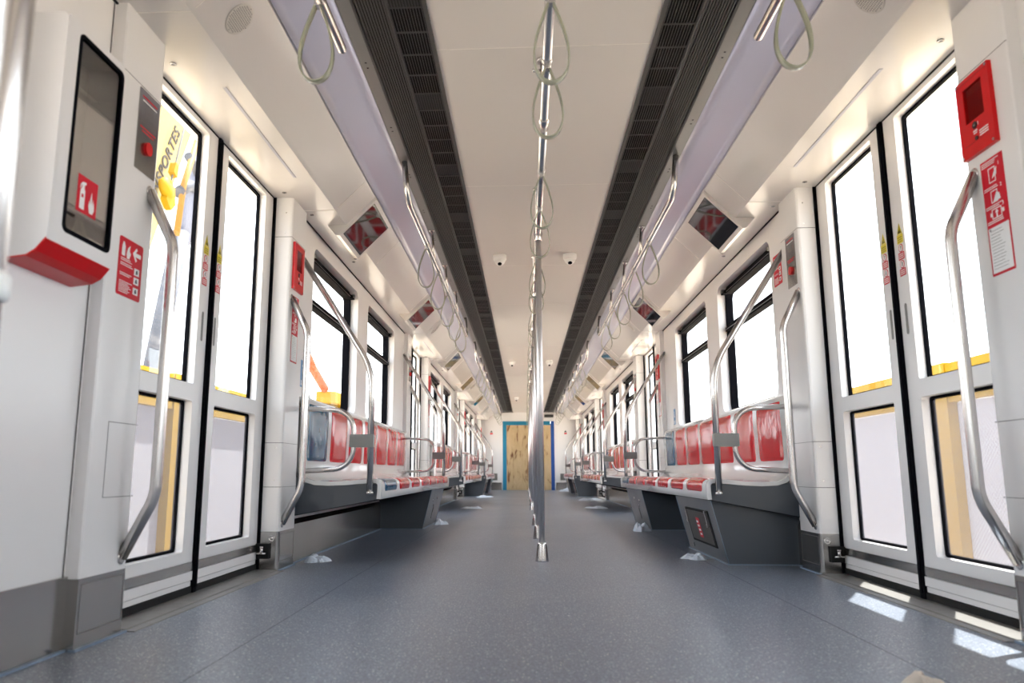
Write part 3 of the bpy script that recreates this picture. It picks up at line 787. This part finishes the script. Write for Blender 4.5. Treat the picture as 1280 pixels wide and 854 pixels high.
# strap handles: a teardrop loop of flat plastic strip hanging from a clamp on the rail
def strap(x, y, z, tilt=0.):
    r = empty('hanging_strap', (x, y, z))
    b = MB(); n = 40; H = .285; W = .073; loop = []
    for i in range(n + 1):
        t = i / n * 2 * PI
        # teardrop: narrow at the top, round at the bottom
        u = (1 - math.cos(t)) / 2; zz = -H * u - .012
        xx = W * math.sin(t) * (math.sin(t / 2) ** 1.35)
        loop.append((xx, zz))
    hw, th = .0125, .0028; vs = []
    for i, (xx, zz) in enumerate(loop):
        a = loop[max(i - 1, 0)]; c = loop[min(i + 1, n)]; dx, dz = c[0] - a[0], c[1] - a[1]; l = math.hypot(dx, dz) or 1; nx, nz = -dz / l, dx / l
        if i in (0, n): nx, nz = (1, 0) if i == 0 else (-1, 0)
        for sy, sn in ((-hw, -1), (hw, -1), (hw, 1), (-hw, 1)):
            vs.append((x + xx + nx * th * sn, y + sy, z + zz + nz * th * sn))
    fs = [(i * 4 + q, i * 4 + (q + 1) % 4, (i + 1) * 4 + (q + 1) % 4, (i + 1) * 4 + q) for i in range(n) for q in range(4)]
    b.add(vs, fs, 0, True); b.obj('loop', 'strap', r)
    b = MB(); b.tube([(x, y - .016, z), (x, y + .016, z)], .0205, 16); b.box(x - .010, x + .010, y - .013, y + .013, z - .040, z - .014); 
    b.obj('clamp', 'chrome', r)
    return r
proto = None; i = 0
ys = [1.62, 2.12, 2.50]
y = 3.0
while y < 20: ys += [y + .5, y + 1.0]; y += 1.5
for y in ys:
    if proto is None: proto = strap(0, y, 1.95); y00 = y; o = proto
    else: o = copy_tree(proto, (0, y - y00, 0))
    if y < 3: w = 'before the first ceiling hanger, number %s from the camera' % ('zero', 'one', 'two')[ys.index(y)]
    near = [q for q in YP if q < y]
    if y < 3: lab = 'pale strap handle on the centre rail, %s ahead of all the poles' % ORD[ys.index(y)]
    elif y < 4.5: lab = 'pale strap handle on the centre rail, %s of two just before the first pole' % ORD[int(y > 3.6)]
    else:
        j = max(q for q in range(len(YP)) if YP[q] < y); d = round((y - YP[j]) / .5)
        lab = 'pale strap handle on the centre rail, %s behind the %s aisle pole' % (ORD[d - 1], ORD[j])
    tag(o, lab, 'strap handle', 'centre rail strap handles')
for s in (-1, 1):
    for k in range(3):
        for i, y in enumerate((4.84, 5.52, 6.20, 6.88, 7.56)):
            if (s, 'p') not in KIDS: o = KIDS[(s, 'p')] = strap(s * .735, y, 2.0)
            else: o = copy_tree(KIDS[(s, 'p')], (0, y + P * k - 4.84, 0))
            tag(o, 'pale strap handle above the %s bench, %s of five, %s' % (BAY[k], ORD[i], SIDE[s]), 'strap handle', 'side rail strap handles')
    o = copy_tree(KIDS[(s, 'p')], (0, 2.165 - 4.84, 0)); tag(o, 'large pale strap handle at the top edge above the first door, ' + SIDE[s], 'strap handle', 'side rail strap handles')

# close vertical pole at the near wall
r = empty('grab_pole', (-.720, .83, 0)); tag(r, 'blurred vertical steel pole closest to the camera, at the picture edge', 'pole')
b = MB(); b.tube([(-.720, .83, .012), (-.720, .83, 1.975)], .0195, 20); b.obj('tube', 'chrome', r)
for z in (.40, .715): b = MB(); b.lathe([(.021, -.018), (.026, -.012), (.026, .012), (.021, .018)], (-.720, .83, z), (0, 0, 1), 20); b.obj('collar', 'camwhite', r)
b = MB(); b.lathe([(.042, 0), (.042, .004), (.022, .08)], (-.720, .83, 0), (0, 0, 1), 20); b.obj('base', 'chrome', r)

# ------------------------------------------------------------------ signs and panels on the pillars
def face(s, X, yc):
    """drawing frame on a side wall: u runs to the viewer's right, v up. returns (origin,U,V) and thickness sign"""
    U = Vector((0, 1 if s < 0 else -1, 0)); return (Vector((s * X, yc, 0)), U, Vector((0, 0, 1)))
def fplate(b, s, X, yc, pts, th, m=0, lift=0.):
    o, U, V = face(s, X - lift, yc); W = U.cross(V); want = -s
    b.plate((o, U, V), pts, th * (1 if W.x * want > 0 else -1), m)
def rect(b, s, X, yc, u0, u1, v0, v1, th=.0006, m=0, lift=0., r=0):
    pts = rrect(u0, u1, v0, v1, r, 4) if r else [(u0, v0), (u1, v0), (u1, v1), (u0, v1)]
    fplate(b, s, X, yc, pts, th, m, lift)
def disc(b, s, X, yc, u, v, rad, th, m=0, lift=0., n=24):
    fplate(b, s, X, yc, [(u + rad * math.cos(2 * PI * i / n), v + rad * math.sin(2 * PI * i / n)) for i in range(n)], th, m, lift)

def intercom(s, yc):
    r = empty('intercom_panel', (s * PX, yc, 1.495)); b = MB(); X = PX
    rect(b, s, X, yc, -.068, .068, 1.497, 1.782, .003, r=.002); b.obj('plate', 'steel', r)
    b = MB()
    for i in range(6):
        for j in range(6): disc(b, s, X, yc, -.022 + i * .009, 1.695 + j * .008, .0022, .0006, 0, .003, 8)
    b.obj('speaker_holes', 'line', r); r.children[-1]['kind'] = 'stuff'
    b = MB(); disc(b, s, X, yc, .0, 1.585, .023, .010, 0, .003); b.obj('red_button', 'alarmred', r)
    b = MB()
    for (v, w) in ((1.755, .05), (1.647, .052), (1.635, .040)): rect(b, s, X, yc, -w, w, v, v + .005, .0006, 0, .003)
    rect(b, s, X, yc, -.048, .048, 1.742, 1.746, .0006, 1, .003)
    b.obj('printed_logo', ['signred', 'signwhite'], r)
    return r
def alarm(s, yc):
    r = empty('emergency_panel', (s * PX, yc, 1.50)); b = MB(); X = PX
    # frame with a window recess
    ring_y = lambda u: yc + (u if s < 0 else -u)
    for (u0, u1, v0, v1) in ((-.088, -.050, 1.505, 1.772), (.050, .088, 1.505, 1.772), (-.050, .050, 1.738, 1.772), (-.050, .050, 1.505, 1.618)):
        b.box(s * X, s * (X - .014), ring_y(u0), ring_y(u1), v0, v1)
    b.obj('frame', 'alarmred', r)
    b = MB(); rect(b, s, X, yc, -.052, .052, 1.615, 1.740, .002); b.obj('recess', 'deepred', r)
    b = MB(); rect(b, s, X, yc, -.050, .050, 1.618, 1.738, .001, 0, .010); b.obj('glass_cover', 'alarmglass', r)
    b = MB(); rect(b, s, X, yc, -.08, .08, 1.757, 1.760, .001, 1, .014); rect(b, s, X, yc, -.066, .066, 1.545, 1.5465, .001, 1, .014)
    disc(b, s, X, yc, -.004, 1.598, .012, .002, 2, .014); disc(b, s, X, yc, -.004, 1.598, .004, .003, 3, .014)
    disc(b, s, X, yc, .0, 1.553, .007, .003, 2, .014)
    rect(b, s, X, yc, -.016, .006, 1.577, 1.582, .0006, 0, .014); rect(b, s, X, yc, -.014, .004, 1.570, 1.574, .0006, 0, .014); rect(b, s, X, yc, .011, .014, 1.593, 1.604, .0006, 0, .014)
    for q in range(3): rect(b, s, X, yc, .016, .062, 1.552 + .008 * q, 1.556 + .008 * q, .0006, 0, .014)
    for (u, v) in ((-.08, 1.764), (.08, 1.764), (-.08, 1.513), (.08, 1.513)): disc(b, s, X, yc, u, v, .005, .002, 3, .014, 12)
    b.obj('printed_logo', ['signwhite', 'deepred', 'signblack', 'chrome'], r)
    return r
def text_obj(txt, size, mat, loc, U, V, parent, name='lettering', ext=.0004, bold=0., sp=1.):
    c = bpy.data.curves.new(name, 'FONT'); c.body = txt; c.size = size; c.extrude = ext; c.offset = bold; c.space_character = sp; c.align_x = 'CENTER'; c.align_y = 'CENTER'
    o = bpy.data.objects.new(name, c); C.objects.link(o); c.materials.append(M[mat]); U = Vector(U).normalized(); V = Vector(V).normalized(); W = U.cross(V)
    po = Vector(parent['_o']); mt = Matrix(((U.x, V.x, W.x, loc[0] - po.x), (U.y, V.y, W.y, loc[1] - po.y), (U.z, V.z, W.z, loc[2] - po.z), (0, 0, 0, 1)))
    bpy.context.view_layer.update(); me = bpy.data.meshes.new_from_object(o.evaluated_get(bpy.context.evaluated_depsgraph_get()))
    bpy.data.objects.remove(o); me.transform(mt)
    o = bpy.data.objects.new(name, me); C.objects.link(o)
    if not me.materials: me.materials.append(M[mat])
    o.parent = parent; o['_o'] = tuple(po); return o
def instruct(s, yc):
    r = empty('instruction_sign', (s * PX, yc, 1.10)); b = MB(); X = PX
    rect(b, s, X, yc, -.056, .056, 1.100, 1.472, .0012, r=.003); b.obj('red_board', 'signred', r)
    b = MB(); L = .0012
    rect(b, s, X, yc, -.050, .050, 1.108, 1.252, .0005, 0, L)
    for v in (1.462, 1.456, 1.450, 1.378, 1.372, 1.300 + .018, 1.312, 1.270, 1.264): rect(b, s, X, yc, -.050, random.uniform(.01, .04), v, v + .0025, .0005, 0, L)
    def outline(u0, u1, v0, v1, w=.003):
        rect(b, s, X, yc, u0, u1, v0, v0 + w, .0005, 0, L); rect(b, s, X, yc, u0, u1, v1 - w, v1, .0005, 0, L); rect(b, s, X, yc, u0, u0 + w, v0, v1, .0005, 0, L); rect(b, s, X, yc, u1 - w, u1, v0, v1, .0005, 0, L)
    outline(-.02, .014, 1.392, 1.440); fplate(b, s, X, yc, [(-.004, 1.404), (.018, 1.412), (.022, 1.436), (.006, 1.420)], .0006, 0, L)
    outline(-.02, .014, 1.327, 1.366); fplate(b, s, X, yc, [(-.010, 1.330), (.026, 1.330), (.022, 1.350), (.008, 1.356)], .0006, 0, L)
    outline(-.024, .024, 1.276, 1.308); fplate(b, s, X, yc, [(-.003, 1.278), (.003, 1.278), (.003, 1.294), (.009, 1.294), (0, 1.304), (-.009, 1.294), (-.003, 1.294)], .0006, 0, L)
    for u in (-.032, .026): rect(b, s, X, yc, u, u + .010, 1.286, 1.298, .0006, 0, L)
    for i in range(13): rect(b, s, X, yc, -.042, -.042 + random.uniform(.045, .08), 1.240 - .010 * i, 1.2412 - .010 * i, .0004, 1, L + .0005)
    rect(b, s, X, yc, -.044, -.038, 1.243, 1.249, .0004, 2, L + .0005)
    b.obj('pictogram', ['signwhite', 'alu', 'signblack'], r)
    o, U, V = face(s, X - L - .0006, yc)
    for t, v in (('1', 1.441), ('2', 1.372), ('3', 1.312)): text_obj(t, .016, 'signwhite', o + U * .034 + V * v, U, V, r, 'number')
    return r
pi = {}
for k in range(4):
    for s, dy, fn, nm in ((-1, -.852, intercom, 'i'), (-1, .882, alarm, 'a'), (-1, .882, instruct, 's'), (1, -.862, alarm, 'a'), (1, -.895, instruct, 's'), (1, .882, intercom, 'i')):
        key = (s, nm)
        if key not in pi: o = pi[key] = fn(s, YD + dy)
        else: o = copy_tree(pi[key], (0, P * k, 0))
        if nm == 'i': tag(o, 'steel intercom plate with red button by %s door, %s' % (DOORW[k], SIDE[s]), 'intercom', 'door intercoms')
        elif nm == 'a': tag(o, 'red emergency door release panel by %s door, %s' % (DOORW[k], SIDE[s]), 'alarm panel', 'emergency panels')
        else: tag(o, 'red and white instruction sign under the alarm by %s door, %s' % (DOORW[k], SIDE[s]), 'sign', 'instruction signs')

# red extinguisher instruction signs
def ext_sign(s, X, y0, y1, z0, z1):
    yc = (y0 + y1) / 2; w = (y1 - y0) / 2; r = empty('extinguisher_sign', (s * X, yc, z0)); b = MB(); h = z1 - z0
    rect(b, s, X, yc, -w, w, z0, z1, .0012, r=.008); b.obj('red_board', 'signred', r)
    b = MB(); L = .0012
    def q(u0, u1, v0, v1, m=0): rect(b, s, X, yc, u0 * w, u1 * w, z0 + v0 * h, z0 + v1 * h, .0006, m, L)
    q(-.78, -.52, .68, .86); fplate(b, s, X, yc, [(-.76 * w, z0 + .86 * h), (-.54 * w, z0 + .86 * h), (-.62 * w, z0 + .92 * h), (-.70 * w, z0 + .92 * h)], .0006, 0, L)
    fplate(b, s, X, yc, [(-.34 * w, z0 + .66 * h), (-.14 * w, z0 + .66 * h), (-.04 * w, z0 + .76 * h), (-.16 * w, z0 + .80 * h), (-.12 * w, z0 + .90 * h), (-.30 * w, z0 + .84 * h), (-.38 * w, z0 + .74 * h)], .0006, 0, L)
    fplate(b, s, X, yc, [(.12 * w, z0 + .80 * h), (.42 * w, z0 + .92 * h), (.50 * w, z0 + .88 * h), (.36 * w, z0 + .83 * h), (.82 * w, z0 + .83 * h), (.82 * w, z0 + .76 * h), (.36 * w, z0 + .76 * h), (.50 * w, z0 + .70 * h), (.42 * w, z0 + .67 * h)], .0006, 0, L)
    for v in (.63, .60, .55, .52, .38, .35, .24, .21, .18, .15, .12, .09, .06): q(-.82, random.uniform(-.1, .25), v, v + .012)
    for v in (.44, .28, .10):
        q(.36, .78, v, v + .12); fplate(b, s, X, yc, [(.48 * w, z0 + (v + .02) * h), (.66 * w, z0 + (v + .03) * h), (.60 * w, z0 + (v + .10) * h), (.50 * w, z0 + (v + .08) * h)], .0004, 1, L + .0006)
    b.obj('pictogram', ['signwhite', 'mast'], r)
    return r
tag(ext_sign(-1, PX, 2.256, 2.404, 1.057, 1.248), 'red sign with white arrow and extinguisher pictogram below the first intercom', 'sign')
for k in range(3):
    o = ext_sign(1, WX, 4.385 + P * k, 4.525 + P * k, 1.592, 1.778); tag(o, 'red instruction sign on the wall behind the stanchion of %s bench' % BAY[k], 'sign', 'wall instruction signs')
# blue priority seat signs
def blue_sign(s, y, z0, z1, w=.05):
    r = empty('priority_sign', (s * WX, y, z0)); b = MB(); rect(b, s, WX, y, -w, w, z0, z1, .0012, r=.004); b.obj('blue_board', 'signblue', r)
    b = MB(); disc(b, s, WX, y, -.006, z1 - .035, .008, .0005, 0, .0012, 14)
    fplate(b, s, WX, y, [(-.014, z1 - .048), (.004, z1 - .048), (.004, z1 - .075), (.02, z1 - .08), (.02, z1 - .088), (-.006, z1 - .086), (-.014, z1 - .07)], .0005, 0, .0012)
    for q in range(4): rect(b, s, WX, y, -.038, .03, z0 + .012 + .008 * q, z0 + .015 + .008 * q, .0005, 0, .0012)
    b.obj('pictogram', 'signwhite', r); return r
tag(blue_sign(1, 7.76, .975, 1.132), 'blue priority seat sign above the blue seat, sunlit side', 'sign')
tag(blue_sign(-1, 4.43, 1.00, 1.16, .06), 'blue priority seat sign above the blue seat, extinguisher side', 'sign')

# ------------------------------------------------------------------ fire extinguisher cabinet
r = empty('extinguisher_cabinet', (-WX, 1.94, 1.03)); tag(r, 'white fire extinguisher cabinet with glass window and red underside', 'cabinet')
y0, y1 = 1.790, 2.088; XF = 1.300
b = MB(); prof = [(WX, 1.72), (XF + .02, 1.72), (XF, 1.70), (XF, 1.089), (1.318, 1.075), (1.318, 1.70), (WX, 1.70)]
# shell: sides, top, front frame
for (a, c) in ((y0, y0 + .012), (y1 - .012, y1)):
    b.extr([(WX, 1.72), (XF + .012, 1.72), (XF, 1.708), (XF, 1.0875), (1.325, 1.056), (1.350, 1.042), (WX, 1.035)], a, c, 'y', 0, False, -1)
b.box(-WX, -(XF + .01), y0 + .012, y1 - .012, 1.708, 1.7195)
ringplate(b, y0 + .011, y1 - .011, 1.0875, 1.719, 1.853, 2.068, 1.136, 1.688, .012, -XF, -(XF + .008), seg=4)
b.obj('body', 'white', r)
b = MB(); b.extr([(XF, 1.0870), (1.325, 1.0555), (1.350, 1.0415), (WX, 1.0345), (WX, 1.038), (1.350, 1.046), (1.327, 1.061), (XF + .002, 1.092)], y0 - .001, y1 + .001, 'y', 0, False, -1); b.obj('red_underside', 'alarmred', r)
b = MB(); b.ring(rrect(1.846, 2.075, 1.127, 1.696, .02, 5), rrect(1.857, 2.064, 1.139, 1.684, .012, 5), -(XF - .003), -(XF + .009)); b.obj('window_gasket', 'black', r)
b = MB(); b.box(-(XF + .004), -(XF + .006), 1.853, 2.068, 1.132, 1.690); b.obj('window_glass', 'cabglass', r)
b = MB(); b.box(-(WX - .002), -(WX - .004), y0 + .012, y1 - .012, 1.045, 1.708); b.box(-(WX - .004), -(WX - .012), 1.83, 2.06, 1.24, 1.245, 1); b.box(-(WX - .004), -(WX - .03), 1.955, 1.985, 1.62, 1.67, 0)
b.obj('back_panel', ['slope', 'line'], r)
b = MB(); XS = XF - .0035
def fr(u0, u1, v0, v1, m, l=0.): rect(b, -1, XS + .0070, 1.962, u0, u1, v0, v1, .0005, m, l)
# red pictogram sticker on the glass
rect(b, -1, XF + .0045, 1.952, -.048, .048, 1.205, 1.310, .0008)
XX = XF + .0037
def fp(pts, m=1): fplate(b, -1, XX, 1.952, pts, .0006, m)
fp([(-.034, 1.215), (-.012, 1.215), (-.012, 1.268), (-.017, 1.276), (-.017, 1.283), (-.008, 1.290), (-.011, 1.294), (-.026, 1.292), (-.034, 1.284), (-.037, 1.272), (-.034, 1.271), (-.031, 1.280), (-.027, 1.284), (-.027, 1.276), (-.034, 1.268)])
fp([(.008, 1.235), (.014, 1.215), (.030, 1.215), (.036, 1.228), (.034, 1.245), (.028, 1.258), (.030, 1.240), (.024, 1.250), (.020, 1.276), (.016, 1.258), (.018, 1.240), (.012, 1.252)])
for m_ in range(1): fplate(b, -1, XX - .0006, 1.952, [(-.028, 1.248), (-.019, 1.248), (-.019, 1.258), (-.028, 1.258)], .0004, 0)
b.obj('pictogram_sticker', ['signred', 'signwhite'], r)
b = MB(); b.box(-(WX - .001), -(WX - .0035) , 2.178, 2.181, .205, 2.015); trim(b, 'line')

# ------------------------------------------------------------------ end door, boarded with plywood and blue tape
r = empty('door_11', (0, YEND, 0)); struct(r)
b = MB(); b.box(-.66, .66, YEND - .012, YEND + .01, .0, 1.90); b.obj('plywood_board', 'wood', r)
b = MB(); b.box(-.75, -.64, YEND - .02, YEND + .02, 0, 1.978); b.box(-.64, .64, YEND - .02, YEND + .02, 1.865, 1.978)
b.obj('blue_tape', 'tape', r)
b = MB(); b.box(.65, .75, YEND - .02, YEND + .02, 0, 1.978); b.obj('dark_blue_tape', 'tapedark', r)
for s in (-1, 1):
    b = MB(); b.box(s * .91, s * 1.05, YEND - .02, YEND, .28, .47); 
    for q in range(7): b.box(s * .92, s * 1.04, YEND - .024, YEND - .02, .30 + .023 * q, .308 + .023 * q)
    tag(b.obj('wall_vent', 'alu', loc=(s * .98, YEND, .28)), 'small grey louvred vent low on the end wall, ' + SIDE[s], 'vent', 'end wall vents')
    b = MB(); b.box(s * 1.04, s * 1.12, YEND - .004, YEND, 1.60, 1.64); b.add([(s * 1.04, YEND - .005, 1.655), (s * 1.12, YEND - .005, 1.655), (s * 1.08, YEND - .005, 1.715)], [(0, 1, 2)], 1)
    tag(b.obj('small_sign', ['signred', 'signblack'], loc=(s * 1.08, YEND, 1.6)), 'tiny red warning sticker on the end wall, ' + SIDE[s], 'sign', 'end wall stickers')
r = empty('sign_display', (.60, YEND, 2.11)); tag(r, 'small dark number display above the boarded end door', 'display')
b = MB(); b.box(.47, .735, YEND - .02, YEND, 2.09, 2.17); b.obj('casing', 'darkmetal', r)

# ------------------------------------------------------------------ crumpled cloths on the floor
def cloth(x, y, rx, ry, h, seed, mat, lab):
    rnd = random.Random(seed); b = MB(); n, m = 26, 9; vs = []; ph = [rnd.uniform(0, 6.28) for _ in range(6)]
    for i in range(m + 1):
        t = i / m
        for j in range(n):
            a = 2 * PI * j / n
            rad = t * (1 + .20 * math.sin(3 * a + ph[0]) + .12 * math.sin(5 * a + ph[1]) + .06 * math.sin(9 * a + ph[4]))
            ux, uy = rad * math.cos(a), rad * math.sin(a); z = h * (1 - t ** 3) * (.62 + .34 * math.sin(4.1 * ux + 2.3 * uy + ph[2]) * math.cos(3.7 * uy - 1.5 * ux + ph[3]) + .20 * abs(math.sin(8 * ux - 5 * uy + ph[5]))) + .0015
            if i == m: z = .001
            vs.append((x + rx * rad * math.cos(a), y + ry * rad * math.sin(a), max(z, .001)))
    b.add(vs, [(i * n + j, i * n + (j + 1) % n, (i + 1) * n + (j + 1) % n, (i + 1) * n + j) for i in range(m) for j in range(n)], 0, False)
    o = b.obj('crumpled_cloth', mat, loc=(x, y, 0)); tag(o, lab, 'cloth', 'crumpled cloths on the floor'); return o
cloth(-1.285, 4.40, .072, .06, .040, 1, 'tissue', 'crumpled pale blue cloth beside the steel plinth under the first bench')
cloth(.905, 4.66, .075, .07, .034, 2, 'tissue', 'crumpled pale cloth in front of the hatch box of the nearest bench')
cloth(.90, 6.80, .07, .08, .075, 3, 'tissue', 'peaked pale cloth beside the second base box, sunlit side')
cloth(-.935, 7.55, .07, .08, .055, 4, 'tissue', 'pale cloth beside the far base box, extinguisher side')
cloth(-.83, 10.9, .14, .15, .03, 5, 'tissue', 'flat pale cloth beneath the middle bench, extinguisher side')
cloth(.93, 11.1, .15, .2, .03, 6, 'tissue', 'wide flat pale cloth beneath the middle bench, sunlit side')
cloth(1.0, 14.2, .15, .25, .04, 7, 'tissue', 'white cloth at the far end of the middle bench, sunlit side')
cloth(-.95, 15.8, .16, .3, .04, 8, 'tissue', 'white cloth before the farthest bench, extinguisher side')
cloth(1.02, 20.9, .2, .3, .08, 9, 'tissue', 'white cloth heap near the boarded end door')
cloth(.855, 1.99, .045, .04, .024, 10, 'tissue2', 'small beige paper scrap at the lower picture edge')

# ------------------------------------------------------------------ outside
b = MB(); b.box(-150, 150, -150, 200, -1.3, -1.2); o = struct(b.obj('ground', 'sand'))
# yellow barriers with white mesh beside the first doors
for s in (-1, 1):
    post = 4.24 if s > 0 else 4.44
    r = empty('safety_barrier', (s * 2.2, post, -1.2)); tag(r, 'yellow framed safety barrier with white mesh outside the first door, ' + SIDE[s], 'barrier', 'safety barriers')
    ya, yb = post - 2.05, post + 2.4
    b = MB(); b.box(s * 2.2, s * 2.24, ya, yb, .875, 1.085); b.box(s * 2.2, s * 2.24, ya, yb, -.95, -.80); b.obj('rail', 'yellow', r)
    for yy in (ya - .30, post, yb):
        b = MB(); b.box(s * 2.192, s * 2.256, yy, yy + .30, -1.2, 1.092); b.obj('post', 'yellow', r)
    b = MB(); b.box(s * 2.245, s * 2.250, ya, yb, -.80, .875); b.obj('mesh_sheet', 'meshsheet', r)
# yellow crane with lettering, left of the train
r = empty('mobile_crane', (-12, 22.0, -1.2)); tag(r, 'pale yellow crane boom with dark lettering outside the first door', 'crane')
d = Vector((0, .426, .9047)); nv = Vector((0, -.9047, .426)); base = Vector((-12, 22.75, 10.8)) - d * 10.5
def prism(name, p0, length, w0, w1, thick, mat, off=0.):
    b = MB(); vs = []
    for t, w in ((0, w0), (length, w1)):
        for sx in (-thick / 2, thick / 2):
            for sw in (-w / 2, w / 2): vs.append(p0 + d * t + nv * (sw + off) + Vector((sx, 0, 0)))
    b.add(vs, [(0, 1, 3, 2), (4, 6, 7, 5), (0, 4, 5, 1), (2, 3, 7, 6), (0, 2, 6, 4), (1, 5, 7, 3)]); return b.obj(name, mat, r)
prism('boom', base, 15, 2.3, 2.1, 1.2, 'craneyellow', .62)
prism('inner_boom', base + d * 15, 4, 1.3, 1.2, .8, 'craneyellow', .62)
text_obj('TRANSPORTES', .56, 'lettering', Vector((-11.38, 21.93, 9.78)), d, nv, r, 'lettering', .01, .006, 1.12)
b = MB(); b.box(-12.8, -11.2, 16.2, 19.6, -1.2, 1.4); b.obj('chassis', 'craneyellow', r)
r2 = empty('hook_block', (-11.0, 21.6, 8.6)); tag(r2, 'bright yellow hook block hanging below the crane lettering', 'hook block')
b = MB(); b.lathe([(.05, -.14), (.30, -.12), (.34, 0), (.30, .12), (.05, .14)], (-11, 21.55, 9.1), (1, 0, .2), 20); b.obj('sheave', 'hookyellow', r2)
b = MB(); b.extr([(21.4, 8.7), (21.75, 8.45), (22.0, 8.7), (21.9, 9.2), (21.6, 9.35)], -11.1, -10.9, 'x'); b.extr([(21.75, 9.7), (22.0, 9.6), (22.05, 9.95), (21.85, 10.05)], -11.1, -10.9, 'x'); b.obj('cheek_block', 'hookyellow', r2)
b = MB(); b.tube([(-11, 21.75, 9.3), (-11, 21.95, 9.9), (-11, 22.9, 13.2)], .025, 8); b.obj('cable', 'mast', r2)
r3 = empty('pump_mast', (-13.5, 26, -1.2)); tag(r3, 'grey mast with lavender pipe and orange stripe outside the first door', 'mast')
b = MB(); b.tube([(-13.5, 28.0, 9.4), (-13.5, 28.5, 12.0), (-13.5, 29.3, 14.6)], .34, 14); b.obj('pipe', 'pipe', r3)
b = MB(); b.tube([(-13.1, 26.7, 9.3), (-13.1, 27.0, 11.4), (-13.1, 27.9, 13.6)], .12, 10); b.obj('hose', 'hoseorange', r3)
b = MB(); b.tube([(-13.5, 25.2, -1.2), (-13.5, 26.5, 4.45), (-13.5, 27.9, 9.75)], .34, 14); b.obj('mast', 'mast', r3)
b = MB(); b.tube([(-13.2, 26.8, 11.0), (-13.2, 27.7, 11.65), (-13.2, 29.2, 11.9)], .22, 12); b.tube([(-13.2, 27.4, 12.75), (-13.2, 28.0, 12.6), (-13.2, 29.0, 12.1)], .17, 12); b.obj('arm', 'mast', r3)
r4 = empty('excavator', (-20, 74, -1.2)); tag(r4, 'distant orange boom on a yellow machine beyond the first bench window', 'crane')
b = MB(); b.tube([(-20, 66.5, 11.6), (-20, 69.6, 10.2), (-20, 74.3, 8.7)], .42, 10); b.obj('boom', 'craneorange', r4)
b = MB(); b.box(-21, -19, 74.8, 78.5, 7.4, 8.5); b.box(-21, -19, 78.5, 82.5, 7.0, 8.1); b.box(-20.4, -19.6, 76, 80, -1.2, 7.2); b.obj('cab', 'hookyellow', r4)

# ------------------------------------------------------------------ light, world, camera
sun = bpy.data.lights.new('sun', 'SUN'); sun.energy = 24.; sun.angle = math.radians(.6); sun.color = (1, .96, .90)
so = bpy.data.objects.new('sun', sun); C.objects.link(so)
el = math.radians(66.5); hd = Vector((1, 1.83, 0)).normalized(); sd = hd * math.cos(el) + Vector((0, 0, math.sin(el)))
so.rotation_euler = sd.to_track_quat('Z', 'Y').to_euler(); so.location = (8, 14, 20)
w = bpy.data.worlds.new('sky'); bpy.context.scene.world = w; w.use_nodes = True; N = w.node_tree.nodes; L = w.node_tree.links
bg = N['Background']; tc = N.new('ShaderNodeTexCoord'); sep = N.new('ShaderNodeSeparateXYZ'); rp = N.new('ShaderNodeValToRGB')
e = rp.color_ramp.elements; e[0].position = 0; e[0].color = (.95, .97, 1, 1); e[1].position = .6; e[1].color = (.82, .89, 1, 1)
L.new(tc.outputs['Generated'], sep.inputs[0]); L.new(sep.outputs['Z'], rp.inputs['Fac']); L.new(rp.outputs['Color'], bg.inputs['Color']); bg.inputs['Strength'].default_value = 5.0

cam = bpy.data.cameras.new('camera'); co = bpy.data.objects.new('camera', cam); C.objects.link(co); bpy.context.scene.camera = co
f, pitch, yaw = 948.258, math.radians(9.799), math.radians(3.2)
cam.sensor_width = 36; cam.lens = f / 1280 * 36; cam.shift_x = (640 - 603.262) / 1280; cam.clip_start = .02; cam.clip_end = 500
co.location = (-.09, 0, .5); co.rotation_euler = (PI / 2 + pitch, 0, yaw)
cam.dof.use_dof = True; cam.dof.focus_distance = 5.5; cam.dof.aperture_fstop = 3.2
sc = bpy.context.scene
sc.view_settings.view_transform = 'Standard'; sc.view_settings.look = 'None'; sc.view_settings.gamma = 1; sc.view_settings.use_curve_mapping = False
sc.view_settings.exposure = .36
sc.cycles.max_bounces = 14; sc.cycles.diffuse_bounces = 8; sc.cycles.glossy_bounces = 5; sc.cycles.transparent_max_bounces = 24
sc.cycles.sample_clamp_indirect = 8; sc.cycles.use_denoising = True; sc.cycles.caustics_reflective = False
for o in bpy.data.objects:
    if '_o' in o: del o['_o']
